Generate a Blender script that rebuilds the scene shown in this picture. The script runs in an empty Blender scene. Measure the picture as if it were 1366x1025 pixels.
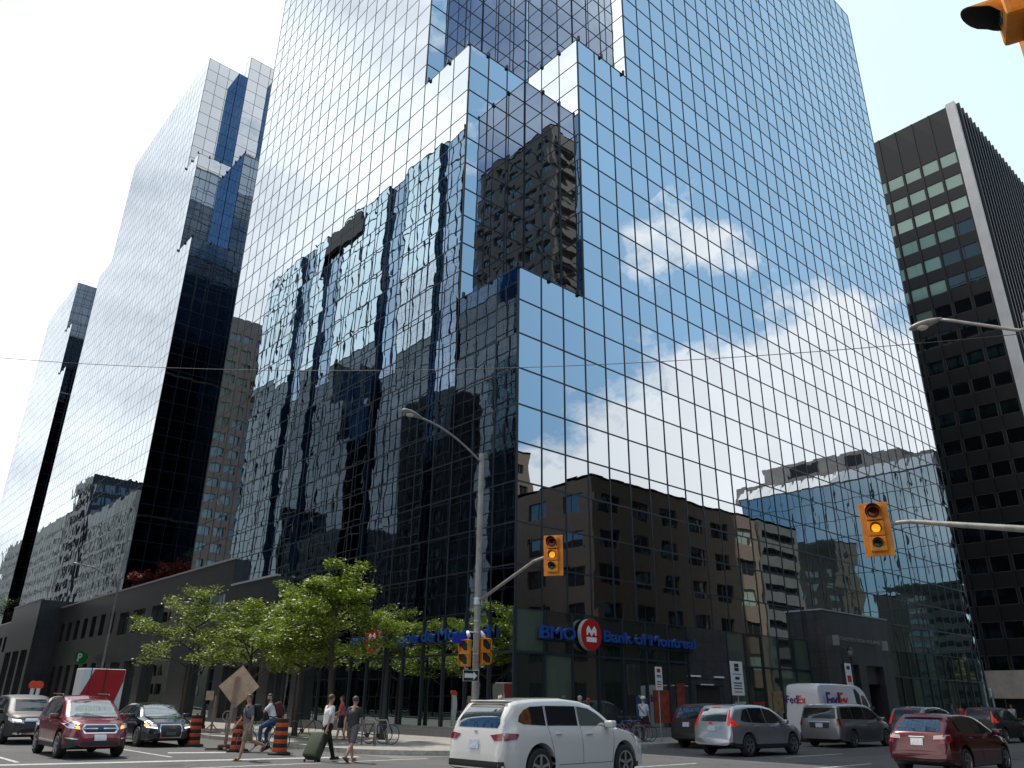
import bpy, bmesh, math, random
from mathutils import Vector, Matrix, Euler
from mathutils.bvhtree import BVHTree
random.seed(7)
R = math.radians
scene = bpy.context.scene
COL = scene.collection
# ---------------------------------------------------------------- tagging
def tag(o, label=None, cat=None, group=None, kind=None):
    if label: o['label'] = label
    if cat: o['category'] = cat
    if group: o['group'] = group
    if kind: o['kind'] = kind
    return o
def empty(name, label, cat, loc=(0, 0, 0), rz=0.0, group=None):
    o = bpy.data.objects.new(name, None)
    o.empty_display_size = 0.3
    o.location = loc
    o.rotation_euler = (0, 0, rz)
    COL.objects.link(o)
    return tag(o, label, cat, group)
def link(name, me, parent=None, loc=None, rot=None):
    o = bpy.data.objects.new(name, me)
    if loc: o.location = loc
    if rot: o.rotation_euler = rot
    COL.objects.link(o)
    if parent: o.parent = parent
    return o
def copy_tree(o, parent=None):
    c = o.copy()
    COL.objects.link(c)
    c.parent = parent
    for ch in list(o.children):
        copy_tree(ch, c)
    return c
def place_copy(o, loc, rz, label, group=None, scale=None):
    c = copy_tree(o)
    c.location = loc
    c.rotation_euler = (0, 0, rz)
    if scale: c.scale = (scale,) * 3
    c['label'] = label
    if group: c['group'] = group
    return c
# ---------------------------------------------------------------- camera maths
F_, PT, RO, YW, CZ = 1031.3, .3896, .0131, .7246, 1.65
def _basis():
    fw = Vector((math.sin(YW)*math.cos(PT), math.cos(YW)*math.cos(PT), math.sin(PT)))
    r = Vector((math.cos(YW), -math.sin(YW), 0))
    u = r.cross(fw)
    c, s = math.cos(RO), math.sin(RO)
    return c*r + s*u, -s*r + c*u, fw
CR, CU, CF = _basis()
def ray(px, py):
    return CF + CR*((px-683)/F_) + CU*((512.5-py)/F_)
def G(px, py, z=0.0):
    d = ray(px, py); t = (z-CZ)/d.z
    return Vector((d.x*t, d.y*t, z))
def onx(px, py, X):
    d = ray(px, py); t = X/d.x
    return Vector((X, d.y*t, CZ+d.z*t))
def ony(px, py, Y):
    d = ray(px, py); t = Y/d.y
    return Vector((d.x*t, Y, CZ+d.z*t))
def atdist(px, py, D):           # point on the sight line at horizontal distance D
    d = ray(px, py); t = D/math.hypot(d.x, d.y)
    return Vector((d.x*t, d.y*t, CZ+d.z*t))
# ---------------------------------------------------------------- materials
MATS = {}
def nodes(m):
    m.use_nodes = True
    nt = m.node_tree
    return nt, nt.nodes['Principled BSDF']
def mat(name, col, rough=.6, metal=0.0, var=0.0, vscale=4.0, bump=0.0, bscale=30.0, spec=.5, coat=0.0, emit=None, estr=0.0, col2=None, sub=None):
    if name in MATS: return MATS[name]
    m = bpy.data.materials.new(name)
    nt, b = nodes(m)
    b.inputs['Base Color'].default_value = (*col, 1)
    b.inputs['Roughness'].default_value = rough
    b.inputs['Metallic'].default_value = metal
    b.inputs['Specular IOR Level'].default_value = spec
    b.inputs['Coat Weight'].default_value = coat
    b.inputs['Coat Roughness'].default_value = .04
    if emit:
        b.inputs['Emission Color'].default_value = (*emit, 1)
        b.inputs['Emission Strength'].default_value = estr
    if var > 0:
        tc = nt.nodes.new('ShaderNodeTexCoord')
        n = nt.nodes.new('ShaderNodeTexNoise'); n.inputs['Scale'].default_value = vscale; n.inputs['Detail'].default_value = 6
        n.inputs['Roughness'].default_value = .65
        nt.links.new(tc.outputs['Object'], n.inputs['Vector'])
        rmp = nt.nodes.new('ShaderNodeValToRGB')
        c2 = col2 if col2 else tuple(max(0, c*(1-var)) for c in col)
        c1 = col if col2 else tuple(c*(1+var*.6) for c in col)
        rmp.color_ramp.elements[0].position = .35; rmp.color_ramp.elements[1].position = .65
        rmp.color_ramp.elements[0].color = (*c2, 1); rmp.color_ramp.elements[1].color = (*c1, 1)
        nt.links.new(n.outputs['Fac'], rmp.inputs['Fac'])
        nt.links.new(rmp.outputs['Color'], b.inputs['Base Color'])
    if bump > 0:
        tc = nt.nodes.new('ShaderNodeTexCoord')
        n = nt.nodes.new('ShaderNodeTexNoise'); n.inputs['Scale'].default_value = bscale; n.inputs['Detail'].default_value = 4
        nt.links.new(tc.outputs['Object'], n.inputs['Vector'])
        bp = nt.nodes.new('ShaderNodeBump'); bp.inputs['Distance'].default_value = bump; bp.inputs['Strength'].default_value = 1
        nt.links.new(n.outputs['Fac'], bp.inputs['Height'])
        nt.links.new(bp.outputs['Normal'], b.inputs['Normal'])
    MATS[name] = m
    return m
def mirror_glass(name, tint, dark, warp=.006, wscale=.55, refl=.9, rough=0.0, face=None, fmax=1.0, pane=0.0):
    """coated curtain-wall glass: tinted mirror over a dark body, with the slight waviness of real panes"""
    m = bpy.data.materials.new(name)
    m.use_nodes = True
    nt = m.node_tree; nt.nodes.clear()
    out = nt.nodes.new('ShaderNodeOutputMaterial')
    mix = nt.nodes.new('ShaderNodeMixShader')
    gl = nt.nodes.new('ShaderNodeBsdfGlossy'); gl.inputs['Roughness'].default_value = rough
    gl.inputs['Color'].default_value = (*tint, 1)
    df = nt.nodes.new('ShaderNodeBsdfPrincipled'); df.inputs['Base Color'].default_value = (*dark, 1)
    df.inputs['Roughness'].default_value = .05; df.inputs['Specular IOR Level'].default_value = .5
    if face:      # the coating reflects less when looked at straight on
        fc = nt.nodes.new('ShaderNodeLayerWeight'); fc.inputs['Blend'].default_value = .5
        fr = nt.nodes.new('ShaderNodeMapRange'); fr.inputs['From Min'].default_value = .08; fr.inputs['From Max'].default_value = .5
        cm_ = nt.nodes.new('ShaderNodeMix'); cm_.data_type = 'RGBA'
        cm_.inputs[6].default_value = (*face, 1); cm_.inputs[7].default_value = (*tint, 1)
        nt.links.new(fc.outputs['Facing'], fr.inputs['Value']); nt.links.new(fr.outputs['Result'], cm_.inputs[0]); nt.links.new(cm_.outputs[2], gl.inputs['Color'])
    lw = nt.nodes.new('ShaderNodeLayerWeight'); lw.inputs['Blend'].default_value = .25
    mr = nt.nodes.new('ShaderNodeMapRange')
    mr.inputs['To Min'].default_value = refl; mr.inputs['To Max'].default_value = fmax
    nt.links.new(lw.outputs['Fresnel'], mr.inputs['Value'])
    geo = nt.nodes.new('ShaderNodeNewGeometry')
    if pane:      # every pane is a separate island: small differences of tint from pane to pane
        src = gl.inputs['Color'].links[0].from_socket if gl.inputs['Color'].links else None
        pm = nt.nodes.new('ShaderNodeMapRange'); pm.inputs['To Min'].default_value = 1-pane; pm.inputs['To Max'].default_value = 1.0
        vm = nt.nodes.new('ShaderNodeVectorMath'); vm.operation = 'SCALE'
        vm.inputs[0].default_value = tint
        if src: nt.links.new(src, vm.inputs[0])
        nt.links.new(geo.outputs['Random Per Island'], pm.inputs['Value']); nt.links.new(pm.outputs['Result'], vm.inputs['Scale']); nt.links.new(vm.outputs[0], gl.inputs['Color'])
    n = nt.nodes.new('ShaderNodeTexNoise'); n.inputs['Scale'].default_value = wscale; n.inputs['Detail'].default_value = 1.5
    nt.links.new(geo.outputs['Position'], n.inputs['Vector'])
    bp = nt.nodes.new('ShaderNodeBump'); bp.inputs['Distance'].default_value = warp; bp.inputs['Strength'].default_value = 1
    nt.links.new(n.outputs['Fac'], bp.inputs['Height'])
    for s in (gl, df): nt.links.new(bp.outputs['Normal'], s.inputs['Normal'])
    nt.links.new(mr.outputs['Result'], mix.inputs['Fac'])
    nt.links.new(df.outputs[0], mix.inputs[1]); nt.links.new(gl.outputs[0], mix.inputs[2])
    nt.links.new(mix.outputs[0], out.inputs['Surface'])
    return m
# ---------------------------------------------------------------- mesh builder
class MB:
    def __init__(s): s.v = []; s.f = []; s.m = []
    def add(s, vs, fs, mi=0):
        o = len(s.v); s.v += [tuple(p) for p in vs]
        for f in fs: s.f.append([i+o for i in f]); s.m.append(mi)
    def quad(s, a, b, c, d, mi=0): s.add([a, b, c, d], [(0, 1, 2, 3)], mi)
    def box(s, x0, x1, y0, y1, z0, z1, mi=0):
        s.add([(x0,y0,z0),(x1,y0,z0),(x1,y1,z0),(x0,y1,z0),(x0,y0,z1),(x1,y0,z1),(x1,y1,z1),(x0,y1,z1)],
              [(0,3,2,1),(4,5,6,7),(0,1,5,4),(1,2,6,5),(2,3,7,6),(3,0,4,7)], mi)
    def obox(s, c, half, ax=(1,0,0), ay=(0,1,0), az=(0,0,1), mi=0):
        c = Vector(c); ax, ay, az = [Vector(a).normalized() for a in (ax, ay, az)]
        vs = []
        for k in (-1, 1):
            for i, j in ((-1,-1),(1,-1),(1,1),(-1,1)):
                vs.append(c + ax*half[0]*i + ay*half[1]*j + az*half[2]*k)
        s.add(vs, [(0,3,2,1),(4,5,6,7),(0,1,5,4),(1,2,6,5),(2,3,7,6),(3,0,4,7)], mi)
    def bbox(s, c, half, bev, ax=(1,0,0), ay=(0,1,0), az=(0,0,1), mi=0):
        """box with chamfered edges"""
        bm = bmesh.new(); bmesh.ops.create_cube(bm, size=2)
        for v in bm.verts: v.co = Vector((v.co.x*half[0], v.co.y*half[1], v.co.z*half[2]))
        bmesh.ops.bevel(bm, geom=bm.edges[:], offset=bev, segments=2, affect='EDGES', profile=.6)
        c = Vector(c); ax, ay, az = [Vector(a).normalized() for a in (ax, ay, az)]
        s.add([c+ax*v.co.x+ay*v.co.y+az*v.co.z for v in bm.verts], [[v.index for v in f.verts] for f in bm.faces], mi)
        bm.free()
    def tube(s, pts, rad, n=10, mi=0, cap=True):
        pts = [Vector(p) for p in pts]
        if not hasattr(rad, '__len__'): rad = [rad]*len(pts)
        vs = []; fs = []
        up = Vector((0, 0, 1)); prev = None
        for i, p in enumerate(pts):
            t = (pts[min(i+1, len(pts)-1)] - pts[max(i-1, 0)]).normalized()
            if prev is None:
                a = up.cross(t)
                if a.length < .05: a = Vector((1, 0, 0)).cross(t)
                a.normalize()
            else:
                a = prev - t*prev.dot(t)
                a.normalize()
            prev = a; b = t.cross(a)
            for k in range(n):
                th = 2*math.pi*k/n
                vs.append(p + (a*math.cos(th) + b*math.sin(th))*rad[i])
        for i in range(len(pts)-1):
            for k in range(n):
                k2 = (k+1) % n
                fs.append((i*n+k, i*n+k2, (i+1)*n+k2, (i+1)*n+k))
        if cap:
            fs.append(tuple(range(n-1, -1, -1))); fs.append(tuple((len(pts)-1)*n+k for k in range(n)))
        s.add(vs, fs, mi)
    def lathe(s, prof, c=(0,0,0), axis='z', n=24, mi=0, closed=False):
        """prof = [(r, h)]"""
        vs = []; fs = []
        for r, h in prof:
            for k in range(n):
                th = 2*math.pi*k/n
                a, b = r*math.cos(th), r*math.sin(th)
                p = (a, b, h) if axis == 'z' else ((a, h, b) if axis == 'y' else (h, a, b))
                vs.append((p[0]+c[0], p[1]+c[1], p[2]+c[2]))
        m = len(prof)
        for i in range(m if closed else m-1):
            j = (i+1) % m
            for k in range(n):
                k2 = (k+1) % n
                fs.append((i*n+k, i*n+k2, j*n+k2, j*n+k))
        if not closed:
            fs.append(tuple(range(n))); fs.append(tuple((m-1)*n+k for k in range(n-1, -1, -1)))
        s.add(vs, fs, mi)
    def prism(s, poly, z0, z1, f=None, mi=0):
        """poly 2D list extruded along the third axis; f maps (a,b,h)->xyz"""
        f = f or (lambda a, b, h: (a, b, h))
        n = len(poly)
        vs = [f(a, b, z0) for a, b in poly] + [f(a, b, z1) for a, b in poly]
        fs = [tuple(range(n-1, -1, -1)), tuple(range(n, 2*n))] + [(i, (i+1) % n, n+(i+1) % n, n+i) for i in range(n)]
        s.add(vs, fs, mi)
    def ball(s, c, r, n=10, m=7, mi=0, sc=(1,1,1)):
        vs = []; fs = []
        for i in range(1, m):
            ph = math.pi*i/m
            for k in range(n):
                th = 2*math.pi*k/n
                vs.append((c[0]+r*sc[0]*math.sin(ph)*math.cos(th), c[1]+r*sc[1]*math.sin(ph)*math.sin(th), c[2]+r*sc[2]*math.cos(ph)))
        t = len(vs); vs.append((c[0], c[1], c[2]+r*sc[2])); vs.append((c[0], c[1], c[2]-r*sc[2]))
        for i in range(m-2):
            for k in range(n):
                k2 = (k+1) % n
                fs.append((i*n+k, (i+1)*n+k, (i+1)*n+k2, i*n+k2))
        for k in range(n):
            k2 = (k+1) % n
            fs.append((t, k, k2)); fs.append((t+1, (m-2)*n+k2, (m-2)*n+k))
        s.add(vs, fs, mi)
    def build(s, name, mats, parent=None, smooth=False, loc=None, rot=None, normals=True, angle=None):
        me = bpy.data.meshes.new(name)
        me.from_pydata(s.v, [], s.f)
        if not isinstance(mats, (list, tuple)): mats = [mats]
        for m in mats: me.materials.append(m)
        if len(mats) > 1: me.polygons.foreach_set('material_index', s.m)
        if normals:
            bm = bmesh.new(); bm.from_mesh(me)
            bmesh.ops.recalc_face_normals(bm, faces=bm.faces[:])
            bm.to_mesh(me); bm.free()
        if smooth or angle:
            me.polygons.foreach_set('use_smooth', [True]*len(me.polygons))
            if angle: me.set_sharp_from_angle(angle=R(angle))
        me.update()
        return link(name, me, parent, loc, rot)
EXPOSURE = 0.0
SKY = 0.15
# (azimuth, elevation, radius, vertical stretch, weight)
CUMULUS = [(115, 19.5, 8.5, 1.05, .95), (121, 17, 8, 1.1, 1.0), (129, 14, 8, 1.3, .8), (136, 12, 8, 1.5, .75), (107, 18, 7, 1.2, .8), (100, 13, 9, 1.3, .8), (113, 9, 16, 2.2, .8), (131, 7, 14, 2.4, .8), (126, 32, 4.4, 1.9, .82), (121.5, 31.5, 3.2, 2.0, .65), (166, 41, 17, 1.0, 1.1)]
OVERCAST = [(-30, 30, 55, 1.0, 1.3), (0, 20, 35, 1.0, 1.2), (-60, 40, 45, 1.0, .7)]
CUMC1 = (8.6, 8.5, 8.4); CUMC2 = (5.4, 5.9, 6.5)
OVC1 = (11, 11, 11); OVC2 = (5.3, 5.5, 5.75); SKYSAT = 1.3
VEIL = (72, 28, 40, 1.0, 1.6); VEILW = .92; VEILC = (6.2, 7.7, 8.4)
WSUV = (13.7, 13.9, 0); WSUV_YAW = 2
SIL = (26.85, 17.1, 0); SIL_YAW = -2
RSUV = (7.43, 28.1, 0); RSUV_YAW = -91
ACU = (7.6, 36.6, 0); ACU_YAW = -90
AUD = (11.1, 33, 0); AUD_YAW = -90
MVAN = (36.5, 18.2, 0); MV_YAW = 0
HAT = (25.2, 9.6, 0); HAT_YAW = -1
BLK1 = (30, 20.6, 0); BLK1_YAW = 0
BLK2 = (48, 16, 0); GRY = (38, 15.3, 0); EDG = (53, 14.6, 0)
VANP = (40.9, 21.05, 0); VAN_YAW = 0
VEIL2 = (138, 26, 34, 1.0, 1.3); VEILW2 = .85; VEILC2 = (2.5, 4.3, 6.1)
# ---------------------------------------------------------------- camera
cam = bpy.data.cameras.new('camera'); cam.sensor_width = 36; cam.lens = F_/1366*36
cam.clip_start = .05; cam.clip_end = 3000
camo = bpy.data.objects.new('camera', cam); COL.objects.link(camo)
M = Matrix((CR, CU, -CF)).transposed()
camo.matrix_world = Matrix.Translation((0, 0, CZ)) @ M.to_4x4()
scene.camera = camo
scene.view_settings.view_transform = 'Standard'
scene.view_settings.look = 'None'
scene.view_settings.exposure = EXPOSURE
scene.view_settings.gamma = 1
scene.cycles.max_bounces = 10
scene.cycles.glossy_bounces = 8
scene.cycles.diffuse_bounces = 3
scene.cycles.caustics_reflective = False
scene.cycles.caustics_refractive = False
# ---------------------------------------------------------------- sky
SUN_AZ, SUN_EL = -3.0, 57.0       # degrees; azimuth from +Y toward +X
sd = Vector((math.sin(R(SUN_AZ))*math.cos(R(SUN_EL)), math.cos(R(SUN_AZ))*math.cos(R(SUN_EL)), math.sin(R(SUN_EL))))
sl = bpy.data.lights.new('sun', 'SUN'); sl.energy = 4.1; sl.angle = R(.6); sl.color = (1, .95, .87)
so = bpy.data.objects.new('sun', sl); COL.objects.link(so)
so.rotation_euler = sd.to_track_quat('Z', 'Y').to_euler()
w = bpy.data.worlds.new('World'); scene.world = w; w.use_nodes = True
nt = w.node_tree; bg = nt.nodes['Background']; bg.inputs['Strength'].default_value = SKY
sky = nt.nodes.new('ShaderNodeTexSky'); sky.sky_type = 'NISHITA'; sky.sun_disc = False
sky.sun_elevation = R(SUN_EL); sky.sun_rotation = R(SUN_AZ); sky.altitude = 60
sky.air_density = 1.0; sky.dust_density = 1.2; sky.ozone_density = 1.2
tc = nt.nodes.new('ShaderNodeTexCoord')
def N(t, **k):
    n = nt.nodes.new(t)
    for a, b in k.items(): setattr(n, a, b)
    return n
def val(n, i, v):
    if hasattr(v, 'links') or isinstance(v, bpy.types.NodeSocket): nt.links.new(v, n.inputs[i])
    else: n.inputs[i].default_value = v
def mth(op, a, b=0.0, c=0.0, clamp=False):
    n = N('ShaderNodeMath', operation=op, use_clamp=clamp)
    val(n, 0, a); val(n, 1, b); val(n, 2, c)
    return n.outputs[0]
def vmth(op, a, b):
    n = N('ShaderNodeVectorMath', operation=op); val(n, 0, a); val(n, 1, b)
    return n
DIR = vmth('NORMALIZE', tc.outputs['Generated'], (0, 0, 0)).outputs[0]
def azel(az, el):
    return (math.sin(R(az))*math.cos(R(el)), math.cos(R(az))*math.cos(R(el)), math.sin(R(el)))
def blob(az, el, rad, stretch=1.0, pw=1.0):
    """soft patch of cloud around one direction (rad in degrees)"""
    v = vmth('SUBTRACT', DIR, azel(az, el)).outputs[0]
    v = vmth('MULTIPLY', v, (1, 1, stretch)).outputs[0]
    l = N('ShaderNodeVectorMath', operation='LENGTH'); nt.links.new(v, l.inputs[0])
    q = mth('DIVIDE', l.outputs['Value'], math.radians(rad))
    q = mth('MULTIPLY', q, q)
    return mth('MULTIPLY', mth('POWER', 2.718, mth('MULTIPLY', q, -1.0)), pw)
def noise(scale, detail, rough, zs=2.0, off=0.0):
    v = vmth('MULTIPLY', DIR, (1, 1, zs)).outputs[0]
    v = vmth('ADD', v, (off, off*.7, off*.3)).outputs[0]
    n = N('ShaderNodeTexNoise'); n.inputs['Scale'].default_value = scale; n.inputs['Detail'].default_value = detail
    n.inputs['Roughness'].default_value = rough
    nt.links.new(v, n.inputs['Vector'])
    return n.outputs['Fac']
# cumulus over the south-east (seen mirrored in the street facade), broad bright cloud over the north-west
cum = None
for b in CUMULUS:
    x = blob(*b); cum = x if cum is None else mth('ADD', cum, x)
n1 = noise(9.0, 10, .62, 1.5, 3.1)
cm = mth('ADD', cum, mth('MULTIPLY', mth('SUBTRACT', n1, .5), 2.6))
cm = mth('MULTIPLY', mth('SUBTRACT', cm, .45), 2.2, clamp=True)
cm.node.use_clamp = True
n2 = noise(2.6, 6, .55, 1.6, 8.2)
ov = None
for b in OVERCAST:
    x = blob(*b); ov = x if ov is None else mth('ADD', ov, x)
ovm = mth('ADD', ov, mth('MULTIPLY', mth('SUBTRACT', n2, .5), 1.1))
ovm = mth('MULTIPLY', mth('SUBTRACT', ovm, .25), 1.9); ovm.node.use_clamp = True
def mixc(f, a, b):
    n = N('ShaderNodeMix', data_type='RGBA'); val(n, 0, f); val(n, 6, a); val(n, 7, b)
    return n.outputs[2]
shade = noise(4.5, 7, .6, 2.2, 5.0)
cshade = mth('MULTIPLY_ADD', shade, 1.3, .35)
cumcol = mixc(cshade, (*CUMC2, 1), (*CUMC1, 1)); cumcol.node.clamp_factor = True
osh = mth('MULTIPLY_ADD', mth('SUBTRACT', noise(3.2, 5, .5, 2.6, 1.3), .5), 3.0, .55)
ovcol = mixc(osh, (*OVC2, 1), (*OVC1, 1)); ovcol.node.clamp_factor = True
hs = N('ShaderNodeHueSaturation'); hs.inputs['Saturation'].default_value = SKYSAT; nt.links.new(sky.outputs[0], hs.inputs['Color'])
c = mixc(ovm, hs.outputs[0], ovcol)
vl = blob(*VEIL); vl.node.use_clamp = True
c = mixc(mth('MULTIPLY', vl, VEILW), c, (*VEILC, 1))
vl2 = blob(*VEIL2); vl2.node.use_clamp = True
c = mixc(mth('MULTIPLY', vl2, VEILW2), c, (*VEILC2, 1))
c = mixc(cm, c, cumcol)
nt.links.new(c, bg.inputs['Color'])
# ---------------------------------------------------------------- ground, roads, pavements
def asphalt():
    m = mat('asphalt', (.085, .085, .09), .85, bump=.006, bscale=90)
    nt_, b = m.node_tree, m.node_tree.nodes['Principled BSDF']
    tcn = nt_.nodes.new('ShaderNodeTexCoord')
    def nz(s, d, r):
        n = nt_.nodes.new('ShaderNodeTexNoise'); n.inputs['Scale'].default_value = s; n.inputs['Detail'].default_value = d; n.inputs['Roughness'].default_value = r
        nt_.links.new(tcn.outputs['Object'], n.inputs['Vector']); return n.outputs['Fac']
    a, c_, f = nz(.35, 6, .6), nz(160, 2, .6), nz(1.7, 8, .7)
    r = nt_.nodes.new('ShaderNodeValToRGB')
    r.color_ramp.elements[0].position = .3; r.color_ramp.elements[0].color = (.065, .066, .07, 1)
    r.color_ramp.elements[1].position = .7; r.color_ramp.elements[1].color = (.125, .122, .118, 1)
    mx = nt_.nodes.new('ShaderNodeMath'); mx.operation = 'MULTIPLY_ADD'; mx.inputs[1].default_value = .45
    mx2 = nt_.nodes.new('ShaderNodeMath'); mx2.operation = 'MULTIPLY_ADD'; mx2.inputs[1].default_value = .35
    mx3 = nt_.nodes.new('ShaderNodeMath'); mx3.operation = 'MULTIPLY'; mx3.inputs[1].default_value = .2
    nt_.links.new(f, mx3.inputs[0]); nt_.links.new(c_, mx2.inputs[0]); nt_.links.new(mx3.outputs[0], mx2.inputs[2])
    nt_.links.new(a, mx.inputs[0]); nt_.links.new(mx2.outputs[0], mx.inputs[2])
    nt_.links.new(mx.outputs[0], r.inputs['Fac'])
    vo = nt_.nodes.new('ShaderNodeTexVoronoi'); vo.feature = 'DISTANCE_TO_EDGE'; vo.inputs['Scale'].default_value = .22
    wv = nt_.nodes.new('ShaderNodeTexNoise'); wv.inputs['Scale'].default_value = 1.1; wv.inputs['Detail'].default_value = 5
    nt_.links.new(tcn.outputs['Object'], wv.inputs['Vector'])
    va = nt_.nodes.new('ShaderNodeVectorMath'); va.operation = 'MULTIPLY_ADD'; va.inputs[1].default_value = (1.4, 1.4, 0)
    nt_.links.new(wv.outputs['Color'], va.inputs[0]); nt_.links.new(tcn.outputs['Object'], va.inputs[2]); nt_.links.new(va.outputs[0], vo.inputs['Vector'])
    cr = nt_.nodes.new('ShaderNodeMapRange'); cr.inputs['From Max'].default_value = .012; cr.inputs['To Min'].default_value = .6; nt_.links.new(vo.outputs['Distance'], cr.inputs['Value'])
    pv = nt_.nodes.new('ShaderNodeTexVoronoi'); pv.inputs['Scale'].default_value = .16; pv.distance = 'CHEBYCHEV'; nt_.links.new(tcn.outputs['Object'], pv.inputs['Vector'])
    pr = nt_.nodes.new('ShaderNodeMapRange'); pr.inputs['To Min'].default_value = .82; pr.inputs['To Max'].default_value = 1.08
    sx = nt_.nodes.new('ShaderNodeSeparateXYZ'); nt_.links.new(pv.outputs['Color'], sx.inputs[0]); nt_.links.new(sx.outputs[0], pr.inputs['Value'])
    mlt = nt_.nodes.new('ShaderNodeMath'); mlt.operation = 'MULTIPLY'; nt_.links.new(cr.outputs[0], mlt.inputs[0]); nt_.links.new(pr.outputs[0], mlt.inputs[1])
    vm = nt_.nodes.new('ShaderNodeVectorMath'); vm.operation = 'SCALE'; nt_.links.new(r.outputs['Color'], vm.inputs[0]); nt_.links.new(mlt.outputs[0], vm.inputs['Scale'])
    nt_.links.new(vm.outputs[0], b.inputs['Base Color'])
    return m
M_ASPH = asphalt()
def slabs():
    m = mat('concrete_slabs', (.34, .32, .29), .85, var=.22, vscale=1.3, bump=.002, bscale=60)
    nt_, b = m.node_tree, m.node_tree.nodes['Principled BSDF']
    src = b.inputs['Base Color'].links[0].from_socket
    tcn = nt_.nodes.new('ShaderNodeTexCoord')
    br = nt_.nodes.new('ShaderNodeTexBrick'); br.offset = 0; br.inputs['Scale'].default_value = 1
    br.inputs['Brick Width'].default_value = 1.5; br.inputs['Row Height'].default_value = 1.5; br.inputs['Mortar Size'].default_value = .018
    br.inputs['Color1'].default_value = (1, 1, 1, 1); br.inputs['Color2'].default_value = (.88, .88, .87, 1); br.inputs['Mortar'].default_value = (.45, .43, .4, 1)
    nt_.links.new(tcn.outputs['Object'], br.inputs['Vector'])
    mm = nt_.nodes.new('ShaderNodeMix'); mm.data_type = 'RGBA'; mm.blend_type = 'MULTIPLY'; mm.inputs[0].default_value = 1
    nt_.links.new(src, mm.inputs[6]); nt_.links.new(br.outputs['Color'], mm.inputs[7]); nt_.links.new(mm.outputs[2], b.inputs['Base Color'])
    return m
M_SLAB = slabs()
M_KERB = mat('kerb_concrete', (.42, .40, .37), .8, var=.25, vscale=6)
M_PAINT = mat('road_paint', (.62, .62, .60), .7, var=.35, vscale=7, col2=(.30, .30, .30))
M_GND = mat('ground_dust', (.16, .155, .145), .9, var=.3, vscale=.2)
def structure(mb, name, mats, **k):
    o = mb.build(name, mats, **k); o['kind'] = 'structure'; return o
g = MB(); g.quad((-1500, -1500, -.004), (1500, -1500, -.004), (1500, 1500, -.004), (-1500, 1500, -.004)); structure(g, 'ground', M_GND)
LX0, LX1 = -1.5, 14.8          # left street kerbs (x)
RY0, RY1 = 3.6, 21.8           # right street kerbs (y)
g = MB(); g.quad((-260, RY0, 0), (520, RY0, 0), (520, RY1, 0), (-260, RY1, 0)); structure(g, 'road', M_ASPH)
g = MB()
g.quad((LX0, RY1, 0), (LX1, RY1, 0), (LX1, 520, 0), (LX0, 520, 0)); g.quad((LX0, -260, 0), (LX1, -260, 0), (LX1, RY0, 0), (LX0, RY0, 0)); structure(g, 'road', M_ASPH)
g = MB(); g.quad((84, RY1, 0), (97, RY1, 0), (97, 300, 0), (84, 300, 0)); structure(g, 'road', M_ASPH)
def arc(cx, cy, r, a0, a1, n=10):
    return [(cx+r*math.cos(R(a0+(a1-a0)*i/n)), cy+r*math.sin(R(a0+(a1-a0)*i/n))) for i in range(n+1)]
def pavement(poly, kw=.16):
    """raised slab area; the outer kerb edge is a separate light stone strip"""
    g = MB(); g.prism(poly, -.05, .14); structure(g, 'pavement', M_SLAB)
def kerbline(pts, w_=.18):
    g = MB(); n = len(pts); L = []; 
    for i, p in enumerate(pts):
        a = Vector(pts[max(i-1, 0)]); b = Vector(pts[min(i+1, n-1)]); t = (b-a).normalized(); nn = Vector((-t.y, t.x))
        L.append((Vector(p)+nn*.02, Vector(p)-nn*w_))
    for i in range(n-1):
        (a0, b0), (a1, b1) = L[i], L[i+1]
        v = [(a0.x,a0.y,-.02),(a1.x,a1.y,-.02),(b1.x,b1.y,-.02),(b0.x,b0.y,-.02),(a0.x,a0.y,.15),(a1.x,a1.y,.15),(b1.x,b1.y,.15),(b0.x,b0.y,.15)]
        g.add(v, [(0,3,2,1),(4,5,6,7),(0,1,5,4),(1,2,6,5),(2,3,7,6),(3,0,4,7)])
    structure(g, 'kerb', M_KERB)
rc = 4.0
edge = [(LX1, 300)] + arc(LX1+rc, RY1+rc, rc, 180, 270) + [(84, RY1)]
pavement(edge + [(84, 300)]); kerbline(edge)
e2 = [(97, 300), (97, RY1), (300, RY1)]; pavement(e2 + [(300, 300)])
e3 = [(300, RY0), (LX1+3, RY0)] + arc(LX1+3, RY0-3, 3, 90, 180)[1:] + [(LX1, -200)]; pavement(e3 + [(300, -200)])
e4 = [(LX0, -200)] + arc(LX0-3, RY0-3, 3, 0, 90) + [(-200, RY0)]; pavement(e4 + [(-200, -200)])
e5 = [(-200, RY1)] + arc(LX0-3, RY1+3, 3, 270, 360) + [(LX0, 300)]; pavement(e5 + [(-200, 300)])
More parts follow.
